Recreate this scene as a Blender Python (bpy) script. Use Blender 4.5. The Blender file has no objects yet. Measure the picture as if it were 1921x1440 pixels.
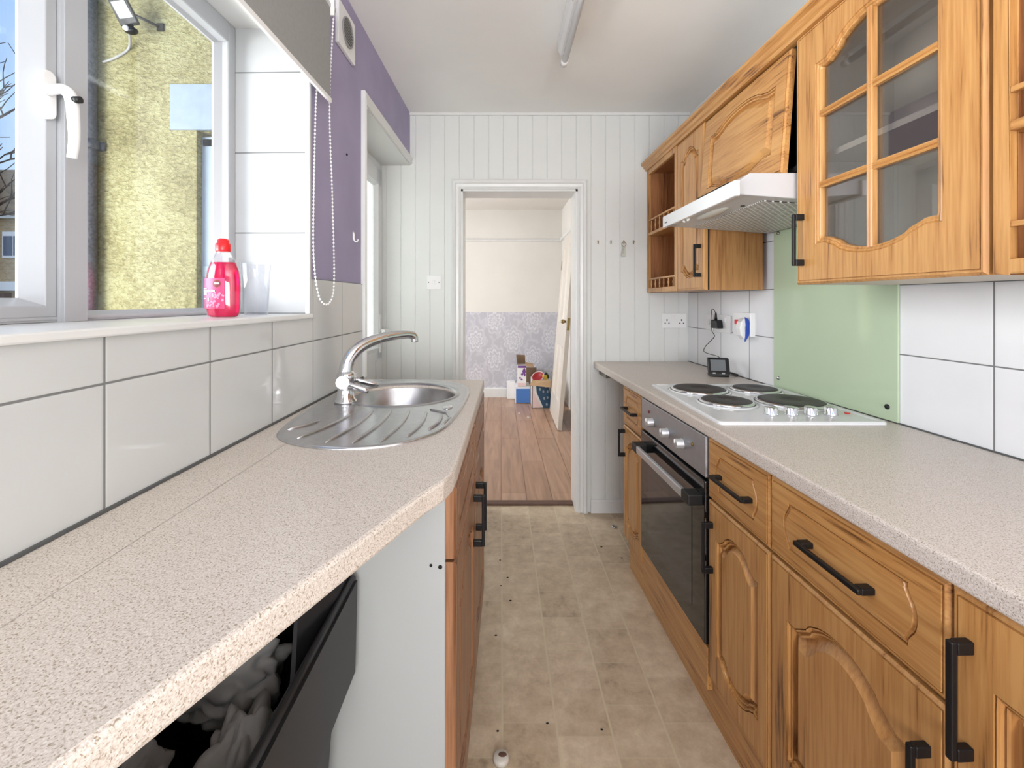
import bpy, bmesh, math, random
from mathutils import Vector, Matrix, noise as mn
random.seed(7)
S = bpy.context.scene
COL = S.collection

# ------------------------------------------------------------------ camera
F = 850.0
cam_d = bpy.data.cameras.new('camera'); cam = bpy.data.objects.new('camera', cam_d); COL.objects.link(cam)
cam.location = (0, 0, 1.28); cam.rotation_euler = (math.radians(90), 0, 0)
cam_d.sensor_fit = 'HORIZONTAL'; cam_d.sensor_width = 36
cam_d.lens = F / 1921 * 36
cam_d.shift_x = 20.5 / 1921; cam_d.shift_y = -157 / 1921
cam_d.clip_start = 0.02; cam_d.clip_end = 200
S.camera = cam

# ------------------------------------------------------------------ sky, exposure
S.view_settings.view_transform = 'Standard'; S.view_settings.look = 'None'
S.view_settings.gamma = 1; S.view_settings.use_curve_mapping = False
S.view_settings.exposure = 1.05
w = bpy.data.worlds.new('sky'); S.world = w; w.use_nodes = True
nt = w.node_tree; nt.nodes.clear()
o_ = nt.nodes.new('ShaderNodeOutputWorld'); bg = nt.nodes.new('ShaderNodeBackground')
tc = nt.nodes.new('ShaderNodeTexCoord'); sep = nt.nodes.new('ShaderNodeSeparateXYZ')
rp = nt.nodes.new('ShaderNodeValToRGB'); nz = nt.nodes.new('ShaderNodeTexNoise')
mx = nt.nodes.new('ShaderNodeMix'); mx.data_type = 'RGBA'
rp.color_ramp.elements[0].position = 0.0; rp.color_ramp.elements[0].color = (.62, .80, 1, 1)
rp.color_ramp.elements[1].position = .55; rp.color_ramp.elements[1].color = (.30, .52, .95, 1)
nz.inputs['Scale'].default_value = 2.2; nz.inputs['Detail'].default_value = 5
cr = nt.nodes.new('ShaderNodeValToRGB'); cr.color_ramp.elements[0].position = .48; cr.color_ramp.elements[1].position = .62
nt.links.new(tc.outputs['Generated'], sep.inputs[0]); nt.links.new(sep.outputs['Z'], rp.inputs[0])
nt.links.new(tc.outputs['Generated'], nz.inputs['Vector']); nt.links.new(nz.outputs['Fac'], cr.inputs[0])
nt.links.new(cr.outputs[0], mx.inputs['Factor']); nt.links.new(rp.outputs[0], mx.inputs['A'])
mx.inputs['B'].default_value = (1, 1, 1, 1)
nt.links.new(mx.outputs['Result'], bg.inputs[0]); bg.inputs[1].default_value = .55
nt.links.new(bg.outputs[0], o_.inputs[0])

def area(name, loc, target, sx, sy, watts, color=(1, 1, 1)):
    l = bpy.data.lights.new(name, 'AREA'); l.shape = 'RECTANGLE'; l.size = sx; l.size_y = sy
    l.energy = watts; l.color = color
    o = bpy.data.objects.new(name, l); COL.objects.link(o); o.location = loc
    o.rotation_euler = (Vector(target) - Vector(loc)).to_track_quat('-Z', 'Y').to_euler()
    return o
# daylight through the side window, plus added fill lamps behind, in the yard and dining room
area('rear_fill_light', (0.25, -2.35, 1.3), (0.25, -.7, 2.75), 1.5, 1.45, 56, (1, .99, .97))  # added fill behind the viewer, aimed up to brighten the ceiling
area('side_window_daylight', (-4.4, -.5, 1.75), (1.0, 1.3, 1.75), 3.2, 2.8, 170, (.98, .99, 1))
area('yard_bounce_fill', (-3.2, 0.1, .4), (0.1, 1.3, 2.4), 2.2, 1.8, 125, (1, .99, .96))  # added lamp standing in for yard bounce, lifts the ceiling through the window
area('dining_fill_light', (-2.43, 4.6, 1.5), (0.6, 4.8, 1.3), 1.3, 1.4, 33, (.97, .98, 1))  # added fill lamp that brightens the dining room from an invented opening

# ------------------------------------------------------------------ materials
def lin(c):
    c /= 255.0
    return c / 12.92 if c <= .04045 else ((c + .055) / 1.055) ** 2.4
def C(r, g, b): return (lin(r), lin(g), lin(b), 1)
MATS = {}
def newmat(name):
    m = bpy.data.materials.new(name); m.use_nodes = True
    n = m.node_tree; b = n.nodes['Principled BSDF']; MATS[name] = m
    return m, n, b
def N(n, t, **kw):
    x = n.nodes.new(t)
    for k, v in kw.items(): setattr(x, k, v)
    return x
def setp(x, **kw):
    for k, v in kw.items(): x.inputs[k.replace('_', ' ')].default_value = v
    return x
def ramp(n, stops):
    r = n.nodes.new('ShaderNodeValToRGB'); e = r.color_ramp.elements
    e[0].position, e[0].color = stops[0]; e[1].position, e[1].color = stops[-1]
    for p, c in stops[1:-1]:
        q = e.new(p); q.color = c
    return r
def math_(n, op, a, b=None, c=None):
    x = n.nodes.new('ShaderNodeMath'); x.operation = op
    for i, v in enumerate((a, b, c)):
        if v is None: continue
        if isinstance(v, (int, float)): x.inputs[i].default_value = v
        else: n.links.new(v, x.inputs[i])
    return x.outputs[0]
def plain(name, col, rough=.5, metal=0, spec=.5, noise=0, nscale=30, bump=0, **kw):
    m, n, b = newmat(name)
    b.inputs['Base Color'].default_value = col; b.inputs['Roughness'].default_value = rough
    b.inputs['Metallic'].default_value = metal; b.inputs['Specular IOR Level'].default_value = spec
    for k, v in kw.items(): b.inputs[k.replace('_', ' ')].default_value = v
    if noise or bump:
        t = N(n, 'ShaderNodeTexCoord'); z = setp(N(n, 'ShaderNodeTexNoise'), Scale=nscale, Detail=5.0)
        n.links.new(t.outputs['Object'], z.inputs['Vector'])
        if noise:
            a = tuple(max(0, c * (1 - noise)) for c in col[:3]) + (1,); d = tuple(min(1, c * (1 + noise)) for c in col[:3]) + (1,)
            r = ramp(n, [(.3, a), (.7, d)]); n.links.new(z.outputs['Fac'], r.inputs[0]); n.links.new(r.outputs[0], b.inputs['Base Color'])
        if bump:
            bp = setp(N(n, 'ShaderNodeBump'), Strength=bump, Distance=.002)
            n.links.new(z.outputs['Fac'], bp.inputs['Height']); n.links.new(bp.outputs[0], b.inputs['Normal'])
    return m
def oak(name, axis, light, mid, dark, rough=.38):
    m, n, b = newmat(name)
    t = N(n, 'ShaderNodeTexCoord'); mp = N(n, 'ShaderNodeMapping'); s = [26, 26, 26]; s[axis] = 1.7
    mp.inputs['Scale'].default_value = s
    n.links.new(t.outputs['Object'], mp.inputs['Vector'])
    z1 = setp(N(n, 'ShaderNodeTexNoise'), Scale=1.0, Detail=6.0, Roughness=.6, Distortion=.6)
    n.links.new(mp.outputs[0], z1.inputs['Vector'])
    m2 = N(n, 'ShaderNodeMapping'); s = [160, 160, 160]; s[axis] = 7; m2.inputs['Scale'].default_value = s
    n.links.new(t.outputs['Object'], m2.inputs['Vector'])
    z2 = setp(N(n, 'ShaderNodeTexNoise'), Scale=1.0, Detail=3.0); n.links.new(m2.outputs[0], z2.inputs['Vector'])
    z3 = setp(N(n, 'ShaderNodeTexNoise'), Scale=3.0, Detail=2.0); n.links.new(t.outputs['Object'], z3.inputs['Vector'])
    v = math_(n, 'ADD', math_(n, 'MULTIPLY', z1.outputs['Fac'], .46), math_(n, 'MULTIPLY', z2.outputs['Fac'], .36))
    v = math_(n, 'ADD', v, math_(n, 'MULTIPLY', z3.outputs['Fac'], .18))
    r = ramp(n, [(.36, dark), (.44, mid), (.56, light)])
    n.links.new(v, r.inputs[0]); n.links.new(r.outputs[0], b.inputs['Base Color'])
    b.inputs['Roughness'].default_value = rough; b.inputs['Coat Weight'].default_value = .25; b.inputs['Coat Roughness'].default_value = .25
    bp = setp(N(n, 'ShaderNodeBump'), Strength=.12, Distance=.001)
    n.links.new(z2.outputs['Fac'], bp.inputs['Height']); n.links.new(bp.outputs[0], b.inputs['Normal'])
    return m
OL, OM, OD = C(204, 153, 92), C(184, 130, 72), C(106, 66, 34)
oak_z = oak('oak_vertical_grain', 2, OL, OM, OD)
oak_y = oak('oak_horizontal_grain', 1, OL, OM, OD)
oak_x = oak('oak_cross_grain', 0, OL, OM, OD)
oak_in = oak('oak_interior', 2, C(176, 120, 74), C(150, 96, 56), C(112, 68, 38), .5)
oak_side = oak('oak_side_panel', 2, C(184, 134, 82), C(160, 110, 62), C(124, 80, 42), .45)
oak_red = oak('oak_reddish', 2, C(156, 110, 76), C(128, 86, 58), C(88, 56, 36), .4)
def tile(name, ua, u0, up, v0, vp, col=C(232, 233, 233), va=2, grout=C(120, 122, 122), g=.003, rough=.08):
    """stack-bonded glazed tiles with grout lines in object space"""
    m, n, b = newmat(name)
    t = N(n, 'ShaderNodeTexCoord'); sp = N(n, 'ShaderNodeSeparateXYZ'); n.links.new(t.outputs['Object'], sp.inputs[0])
    def line(out, o, p):
        x = math_(n, 'DIVIDE', math_(n, 'SUBTRACT', out, o), p)
        x = math_(n, 'SUBTRACT', x, math_(n, 'ROUND', x))
        return math_(n, 'MULTIPLY', math_(n, 'ABSOLUTE', x), p)
    d = line(sp.outputs[va], v0, vp)
    if up: d = math_(n, 'MINIMUM', d, line(sp.outputs[ua], u0, up))
    k = N(n, 'ShaderNodeMapRange'); k.inputs[1].default_value = g * .5; k.inputs[2].default_value = g * .5 + .0008
    n.links.new(d, k.inputs[0])
    z = setp(N(n, 'ShaderNodeTexNoise'), Scale=5.0, Detail=4.0); n.links.new(t.outputs['Object'], z.inputs['Vector'])
    r = ramp(n, [(.3, tuple(c * .96 for c in col[:3]) + (1,)), (.7, col)]); n.links.new(z.outputs['Fac'], r.inputs[0])
    q = N(n, 'ShaderNodeMix', data_type='RGBA'); n.links.new(k.outputs[0], q.inputs['Factor'])
    q.inputs['A'].default_value = grout; n.links.new(r.outputs[0], q.inputs['B']); n.links.new(q.outputs['Result'], b.inputs['Base Color'])
    rr = N(n, 'ShaderNodeMapRange'); rr.inputs[3].default_value = .8; rr.inputs[4].default_value = rough
    n.links.new(k.outputs[0], rr.inputs[0]); n.links.new(rr.outputs[0], b.inputs['Roughness'])
    k2 = N(n, 'ShaderNodeMapRange'); k2.inputs[1].default_value = 0; k2.inputs[2].default_value = g * 1.6; n.links.new(d, k2.inputs[0])
    h = math_(n, 'ADD', k2.outputs[0], math_(n, 'MULTIPLY', z.outputs['Fac'], .5))
    bp = setp(N(n, 'ShaderNodeBump'), Strength=.35, Distance=.0015); n.links.new(h, bp.inputs['Height']); n.links.new(bp.outputs[0], b.inputs['Normal'])
    return m
def laminate():
    m, n, b = newmat('speckled_laminate')
    t = N(n, 'ShaderNodeTexCoord')
    z = setp(N(n, 'ShaderNodeTexNoise'), Scale=480.0, Detail=2.0, Roughness=.6); n.links.new(t.outputs['Object'], z.inputs['Vector'])
    r = ramp(n, [(.30, C(176, 162, 150)), (.43, C(207, 196, 186)), (.56, C(217, 208, 199)), (.70, C(230, 223, 216))])
    n.links.new(z.outputs['Fac'], r.inputs[0])
    v = setp(N(n, 'ShaderNodeTexNoise'), Scale=400.0, Detail=1.5); n.links.new(t.outputs['Object'], v.inputs['Vector'])
    k = N(n, 'ShaderNodeMapRange'); k.inputs[1].default_value = .34; k.inputs[2].default_value = .40; n.links.new(v.outputs['Fac'], k.inputs[0])
    q = N(n, 'ShaderNodeMix', data_type='RGBA'); q.inputs['A'].default_value = C(158, 143, 124)
    n.links.new(k.outputs[0], q.inputs['Factor']); n.links.new(r.outputs[0], q.inputs['B'])
    n.links.new(q.outputs['Result'], b.inputs['Base Color']); b.inputs['Roughness'].default_value = .32
    bp = setp(N(n, 'ShaderNodeBump'), Strength=.06, Distance=.001); n.links.new(z.outputs['Fac'], bp.inputs['Height']); n.links.new(bp.outputs[0], b.inputs['Normal'])
    return m
def lino():
    m, n, b = newmat('beige_lino')
    t = N(n, 'ShaderNodeTexCoord'); sp = N(n, 'ShaderNodeSeparateXYZ'); n.links.new(t.outputs['Object'], sp.inputs[0])
    P = .163
    fx = math_(n, 'DIVIDE', math_(n, 'SUBTRACT', sp.outputs[0], .003), P); ix = math_(n, 'FLOOR', fx)
    st = math_(n, 'MULTIPLY', math_(n, 'MODULO', math_(n, 'ADD', ix, 20), 3), .37)
    fy = math_(n, 'ADD', math_(n, 'DIVIDE', sp.outputs[1], P * 1.02), st); iy = math_(n, 'FLOOR', fy)
    dx = math_(n, 'ABSOLUTE', math_(n, 'SUBTRACT', fx, math_(n, 'ROUND', fx)))
    dy = math_(n, 'ABSOLUTE', math_(n, 'SUBTRACT', fy, math_(n, 'ROUND', fy)))
    kx = N(n, 'ShaderNodeMapRange'); kx.inputs[1].default_value = .008; kx.inputs[2].default_value = .03; n.links.new(dx, kx.inputs[0])
    ky = N(n, 'ShaderNodeMapRange'); ky.inputs[1].default_value = .006; ky.inputs[2].default_value = .022; ky.inputs[3].default_value = .55; n.links.new(dy, ky.inputs[0])
    k = math_(n, 'MULTIPLY', kx.outputs[0], ky.outputs[0])
    cb = N(n, 'ShaderNodeCombineXYZ'); n.links.new(ix, cb.inputs[0]); n.links.new(iy, cb.inputs[1])
    wn = N(n, 'ShaderNodeTexWhiteNoise'); n.links.new(cb.outputs[0], wn.inputs['Vector'])
    z = setp(N(n, 'ShaderNodeTexNoise'), Scale=14.0, Detail=8.0, Roughness=.72, Distortion=.15); n.links.new(t.outputs['Object'], z.inputs['Vector'])
    z2 = setp(N(n, 'ShaderNodeTexNoise'), Scale=2.2, Detail=3.0); n.links.new(t.outputs['Object'], z2.inputs['Vector'])
    v = math_(n, 'ADD', math_(n, 'MULTIPLY', z.outputs['Fac'], .68), math_(n, 'MULTIPLY', wn.outputs['Value'], .12))
    v = math_(n, 'ADD', v, math_(n, 'MULTIPLY', z2.outputs['Fac'], .24))
    r = ramp(n, [(.34, C(146, 127, 105)), (.45, C(184, 164, 138)), (.56, C(202, 183, 157)), (.70, C(222, 206, 182))]); n.links.new(v, r.inputs[0])
    q = N(n, 'ShaderNodeMix', data_type='RGBA'); n.links.new(k, q.inputs['Factor']); q.inputs['A'].default_value = C(206, 192, 164)
    n.links.new(r.outputs[0], q.inputs['B']); n.links.new(q.outputs['Result'], b.inputs['Base Color'])
    b.inputs['Roughness'].default_value = .42
    h = math_(n, 'ADD', math_(n, 'MULTIPLY', k, -1), math_(n, 'MULTIPLY', z.outputs['Fac'], .3))
    bp = setp(N(n, 'ShaderNodeBump'), Strength=.3, Distance=.0015); n.links.new(h, bp.inputs['Height']); n.links.new(bp.outputs[0], b.inputs['Normal'])
    return m
def boards():
    m, n, b = newmat('laminate_floorboards')
    t = N(n, 'ShaderNodeTexCoord'); mp = N(n, 'ShaderNodeMapping'); mp.inputs['Rotation'].default_value = (0, 0, math.radians(90))
    n.links.new(t.outputs['Object'], mp.inputs['Vector'])
    br = setp(N(n, 'ShaderNodeTexBrick'), Scale=1.0, Mortar_Size=.003, Mortar_Smooth=.2, Brick_Width=1.2, Row_Height=.165)
    br.inputs['Color1'].default_value = C(184, 148, 122); br.inputs['Color2'].default_value = C(166, 130, 104); br.inputs['Mortar'].default_value = C(120, 78, 56)
    n.links.new(mp.outputs[0], br.inputs['Vector'])
    m2 = N(n, 'ShaderNodeMapping'); m2.inputs['Scale'].default_value = (28, 2.2, 1); n.links.new(t.outputs['Object'], m2.inputs['Vector'])
    z = setp(N(n, 'ShaderNodeTexNoise'), Scale=1.0, Detail=6.0, Distortion=.8); n.links.new(m2.outputs[0], z.inputs['Vector'])
    r = ramp(n, [(.3, (.72, .70, .68, 1)), (.7, (1.1, 1.1, 1.1, 1))]); n.links.new(z.outputs['Fac'], r.inputs[0])
    q = N(n, 'ShaderNodeMix', data_type='RGBA', blend_type='MULTIPLY'); q.inputs['Factor'].default_value = 1
    n.links.new(br.outputs['Color'], q.inputs['A']); n.links.new(r.outputs[0], q.inputs['B']); n.links.new(q.outputs['Result'], b.inputs['Base Color'])
    b.inputs['Roughness'].default_value = .3
    return m
def damask():
    m, n, b = newmat('damask_wallpaper')
    t = N(n, 'ShaderNodeTexCoord'); sp = N(n, 'ShaderNodeSeparateXYZ'); n.links.new(t.outputs['Object'], sp.inputs[0])
    W, H = .50, .50
    zz = setp(N(n, 'ShaderNodeTexNoise'), Scale=7.0, Detail=3.0); n.links.new(t.outputs['Object'], zz.inputs['Vector'])
    dz = math_(n, 'MULTIPLY', math_(n, 'SUBTRACT', zz.outputs['Fac'], .5), .16)
    out = None
    for ox, oz in ((0, 0), (.5, .5)):
        u = math_(n, 'ADD', math_(n, 'DIVIDE', sp.outputs[0], W), ox + .17); u = math_(n, 'SUBTRACT', u, math_(n, 'ROUND', u)); u = math_(n, 'ABSOLUTE', u)
        v = math_(n, 'ADD', math_(n, 'DIVIDE', sp.outputs[2], H), oz - .02); v = math_(n, 'SUBTRACT', v, math_(n, 'ROUND', v))
        rr = math_(n, 'SQRT', math_(n, 'ADD', math_(n, 'POWER', math_(n, 'MULTIPLY', u, 1.15), 2), math_(n, 'POWER', math_(n, 'MULTIPLY', v, .82), 2)))
        rr = math_(n, 'ADD', rr, dz)
        th = math_(n, 'ARCTAN2', u, v)
        pet = math_(n, 'ABSOLUTE', math_(n, 'COSINE', math_(n, 'MULTIPLY', th, 4.5)))
        pet2 = math_(n, 'ABSOLUTE', math_(n, 'COSINE', math_(n, 'ADD', math_(n, 'MULTIPLY', th, 9), math_(n, 'MULTIPLY', rr, 14))))
        sc = math_(n, 'SINE', math_(n, 'ADD', math_(n, 'MULTIPLY', rr, 62), math_(n, 'MULTIPLY', pet, -4)))
        env = math_(n, 'SUBTRACT', math_(n, 'ADD', math_(n, 'MULTIPLY', pet, .08), .27), rr)
        env = math_(n, 'MULTIPLY', env, 12); env = math_(n, 'MINIMUM', math_(n, 'MAXIMUM', env, 0), 1)
        w_ = math_(n, 'MULTIPLY', env, math_(n, 'ADD', .42, math_(n, 'MULTIPLY', math_(n, 'MULTIPLY', sc, math_(n, 'ADD', .4, pet2)), .42)))
        out = w_ if out is None else math_(n, 'MAXIMUM', out, w_)
    s1 = math_(n, 'SINE', math_(n, 'ADD', math_(n, 'MULTIPLY', sp.outputs[0], 40), math_(n, 'MULTIPLY', zz.outputs['Fac'], 22)))
    l = math_(n, 'MULTIPLY', math_(n, 'MAXIMUM', s1, 0), .38)
    out = math_(n, 'MAXIMUM', out, l)
    r = ramp(n, [(.05, C(192, 192, 201)), (.45, C(206, 206, 214)), (.85, C(222, 222, 229))]); n.links.new(out, r.inputs[0])
    n.links.new(r.outputs[0], b.inputs['Base Color']); b.inputs['Roughness'].default_value = .6
    return m
def pebbledash():
    m, n, b = newmat('yellow_pebbledash')
    t = N(n, 'ShaderNodeTexCoord')
    mp = N(n, 'ShaderNodeMapping'); mp.inputs['Rotation'].default_value = (0, .5, 0); mp.inputs['Scale'].default_value = (1, 1, 1.7)
    n.links.new(t.outputs['Object'], mp.inputs['Vector'])
    z = setp(N(n, 'ShaderNodeTexNoise'), Scale=38.0, Detail=4.0, Roughness=.6, Distortion=.5); n.links.new(mp.outputs[0], z.inputs['Vector'])
    z2 = setp(N(n, 'ShaderNodeTexNoise'), Scale=3.0, Detail=4.0); n.links.new(t.outputs['Object'], z2.inputs['Vector'])
    v = math_(n, 'ADD', math_(n, 'MULTIPLY', z.outputs['Fac'], .6), math_(n, 'MULTIPLY', z2.outputs['Fac'], .4))
    r = ramp(n, [(.36, C(112, 104, 66)), (.5, C(144, 137, 94)), (.62, C(164, 160, 118))]); n.links.new(v, r.inputs[0])
    n.links.new(r.outputs[0], b.inputs['Base Color']); b.inputs['Roughness'].default_value = .9
    bp = setp(N(n, 'ShaderNodeBump'), Strength=1.0, Distance=.02); n.links.new(z.outputs['Fac'], bp.inputs['Height']); n.links.new(bp.outputs[0], b.inputs['Normal'])
    return m
def glassmat(name, col=(1, 1, 1, 1), rough=0.0, ior=1.45, thin=True, refl=.12):
    """window glass: transparent with a fresnel mirror layer"""
    m = bpy.data.materials.new(name); m.use_nodes = True; n = m.node_tree; n.nodes.clear()
    o = N(n, 'ShaderNodeOutputMaterial'); tr = N(n, 'ShaderNodeBsdfTransparent'); tr.inputs[0].default_value = col
    gl = N(n, 'ShaderNodeBsdfGlossy'); gl.inputs['Roughness'].default_value = rough
    lw = N(n, 'ShaderNodeLayerWeight'); lw.inputs[0].default_value = .5; mxs = N(n, 'ShaderNodeMixShader')
    f = math_(n, 'ADD', math_(n, 'MULTIPLY', math_(n, 'POWER', lw.outputs['Facing'], 5), 1 - refl), refl)
    n.links.new(f, mxs.inputs[0]); n.links.new(tr.outputs[0], mxs.inputs[1]); n.links.new(gl.outputs[0], mxs.inputs[2])
    n.links.new(mxs.outputs[0], o.inputs[0]); MATS[name] = m
    return m

M_lam = laminate(); M_lino = lino(); M_boards = boards(); M_damask = damask(); M_pebble = pebbledash()
M_white_paint = plain('white_wall_paint', C(226, 226, 224), .7, noise=.02, nscale=4)
M_ceiling = plain('ceiling_paint', C(245, 245, 243), .85, noise=.02, nscale=3, bump=.05)
M_panel = plain('panelling_paint', C(222, 224, 222), .42, noise=.015, nscale=5)
M_gloss_white = plain('white_gloss_woodwork', C(226, 227, 226), .3, noise=.02, nscale=9)
M_purple = plain('lilac_wall_paint', C(164, 157, 186), .75, noise=.05, nscale=6, bump=.1)
M_cream = plain('cream_wall_paint', C(228, 225, 219), .8, noise=.03, nscale=2)
M_upvc = plain('white_plastic_frame', C(180, 182, 186), .28, noise=.01, nscale=6)
M_doorpl = plain('white_plastic_door', C(228, 230, 232), .28)
M_white = plain('white_plastic', C(238, 238, 238), .25)
M_enamel = plain('white_enamel', C(226, 228, 230), .12)
M_hoodw = plain('white_painted_metal', C(196, 197, 199), .3)
M_black = plain('black_metal', C(20, 20, 22), .4, spec=.35)
M_blackpl = plain('black_plastic', C(20, 20, 22), .45)
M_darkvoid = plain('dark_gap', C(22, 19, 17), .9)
M_mel = plain('white_melamine_panel', C(168, 171, 171), .4)
M_steel = plain('brushed_steel', C(196, 196, 198), .24, 1.0, noise=.08, nscale=60)
M_steel_panel = plain('steel_control_panel', C(176, 176, 180), .45, .85, noise=.05, nscale=40)
M_chrome = plain('chrome', C(225, 226, 230), .1, 1.0)
M_silver = plain('silver_plastic', C(200, 202, 206), .3, .6)
M_plate = plain('hotplate_iron', C(58, 57, 56), .5, noise=.12, nscale=90)
M_ovenglass = plain('dark_oven_glass', C(20, 21, 24), .04, spec=.8)
M_greenglass = plain('green_back_painted_glass', C(188, 206, 176), .06, spec=.5, noise=.02, nscale=3)
M_blind = plain('grey_blind_fabric', C(150, 150, 148), .85, noise=.04, nscale=90)
M_red = plain('red_plastic', C(224, 34, 40), .3)
M_blue = plain('blue_plastic', C(30, 70, 170), .35)
M_bluebox = plain('blue_board', C(70, 120, 190), .5)
M_card = plain('brown_cardboard', C(190, 158, 122), .8, noise=.05, nscale=20)
M_carddark = plain('dark_cardboard', C(128, 104, 82), .8)
M_pipe = plain('mottled_black_pipe', C(70, 72, 76), .6, noise=.5, nscale=70)
M_bluestone = plain('pale_blue_masonry', C(134, 147, 156), .8, noise=.07, nscale=14, bump=.2)
M_bluewood = plain('pale_blue_woodwork', C(150, 164, 174), .5, noise=.04, nscale=10)
M_grey_cloth = plain('grey_cloth', C(150, 148, 146), .9, noise=.15, nscale=12)
M_green = plain('dark_green_leaf', C(40, 54, 36), .6)
M_yellow = plain('yellow_card', C(214, 178, 60), .6)
M_darkred = plain('dark_red_tray', C(150, 22, 34), .4)
M_navy = plain('navy_print', C(40, 78, 110), .5)
M_palepink = plain('pale_pink_print', C(232, 206, 204), .5)
M_purplebox = plain('purple_print', C(120, 70, 150), .5)
M_brass = plain('brass', C(150, 130, 84), .35, .9)
M_leaddoor = plain('cream_gloss_door_paint', C(216, 210, 200), .35, noise=.03, nscale=6)
M_threshold = plain('dark_wood_threshold', C(92, 62, 48), .5, noise=.15, nscale=30)
M_concrete = plain('yard_concrete', C(150, 148, 142), .9, noise=.08, nscale=5)
M_branch = plain('bare_branch_bark', C(60, 52, 46), .9)
M_sealant = plain('grey_sealant', C(90, 92, 92), .6)
M_label = plain('pink_label', C(206, 60, 110), .45)
M_labeldark = plain('label_badge_brown', C(120, 44, 50), .45)
M_rasp = plain('raspberry_print', C(240, 140, 170), .5)
M_grout = plain('tile_edge_trim', C(208, 210, 210), .3)
M_glass = glassmat('window_glass', (.97, .98, .98, 1), refl=.05)
M_cabglass = glassmat('cabinet_glass', (.86, .86, .86, 1), refl=.17)
M_clear = glassmat('clear_plastic', (.97, .97, .98, 1), rough=.03, refl=.045)
M_frost, n_, b_ = newmat('obscured_door_glass')
b_.inputs['Base Color'].default_value = C(222, 226, 223); b_.inputs['Roughness'].default_value = .12
tl_ = N(n_, 'ShaderNodeBsdfTranslucent'); tl_.inputs[0].default_value = C(226, 230, 227)
ms_ = N(n_, 'ShaderNodeMixShader'); ms_.inputs[0].default_value = .8
n_.links.new(b_.outputs[0], ms_.inputs[1]); n_.links.new(tl_.outputs[0], ms_.inputs[2]); n_.links.new(ms_.outputs[0], n_.nodes['Material Output'].inputs[0])
vz_ = setp(N(n_, 'ShaderNodeTexNoise'), Scale=60.0, Detail=3.0); bp_ = setp(N(n_, 'ShaderNodeBump'), Strength=.6, Distance=.004)
n_.links.new(vz_.outputs['Fac'], bp_.inputs['Height']); n_.links.new(bp_.outputs[0], b_.inputs['Normal']); n_.links.new(bp_.outputs[0], tl_.inputs['Normal'])
M_liquid, n_, b_ = newmat('pink_washing_up_liquid')
b_.inputs['Base Color'].default_value = C(236, 24, 92); b_.inputs['Roughness'].default_value = .08
b_.inputs['Transmission Weight'].default_value = .45; b_.inputs['IOR'].default_value = 1.33
M_brick, n_, b_ = newmat('street_house_brick')
t_ = N(n_, 'ShaderNodeTexCoord'); mp_ = N(n_, 'ShaderNodeMapping'); mp_.inputs['Rotation'].default_value = (math.radians(90), 0, 0)
k_ = setp(N(n_, 'ShaderNodeTexBrick'), Scale=4.0); k_.inputs['Color1'].default_value = C(178, 152, 106); k_.inputs['Color2'].default_value = C(158, 130, 88); k_.inputs['Mortar'].default_value = C(180, 170, 150)
n_.links.new(t_.outputs['Object'], mp_.inputs['Vector']); n_.links.new(mp_.outputs[0], k_.inputs['Vector']); n_.links.new(k_.outputs['Color'], b_.inputs['Base Color'])
M_roof = plain('roof_tiles', C(128, 112, 90), .9, noise=.25, nscale=4)

# extractor hood filter: rows of dark slots in the white metal
M_filter, n_, b_ = newmat('slotted_filter')
t_ = N(n_, 'ShaderNodeTexCoord')
k_ = setp(N(n_, 'ShaderNodeTexBrick'), Scale=1.0, Mortar_Size=.0035, Mortar_Smooth=.1, Brick_Width=.024, Row_Height=.012)
k_.inputs['Color1'].default_value = C(60, 52, 48); k_.inputs['Color2'].default_value = C(84, 74, 68); k_.inputs['Mortar'].default_value = C(226, 224, 220)
n_.links.new(t_.outputs['Object'], k_.inputs['Vector']); n_.links.new(k_.outputs['Color'], b_.inputs['Base Color']); b_.inputs['Roughness'].default_value = .4
# downpipe dirt etc. handled by mottled noise above

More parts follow.
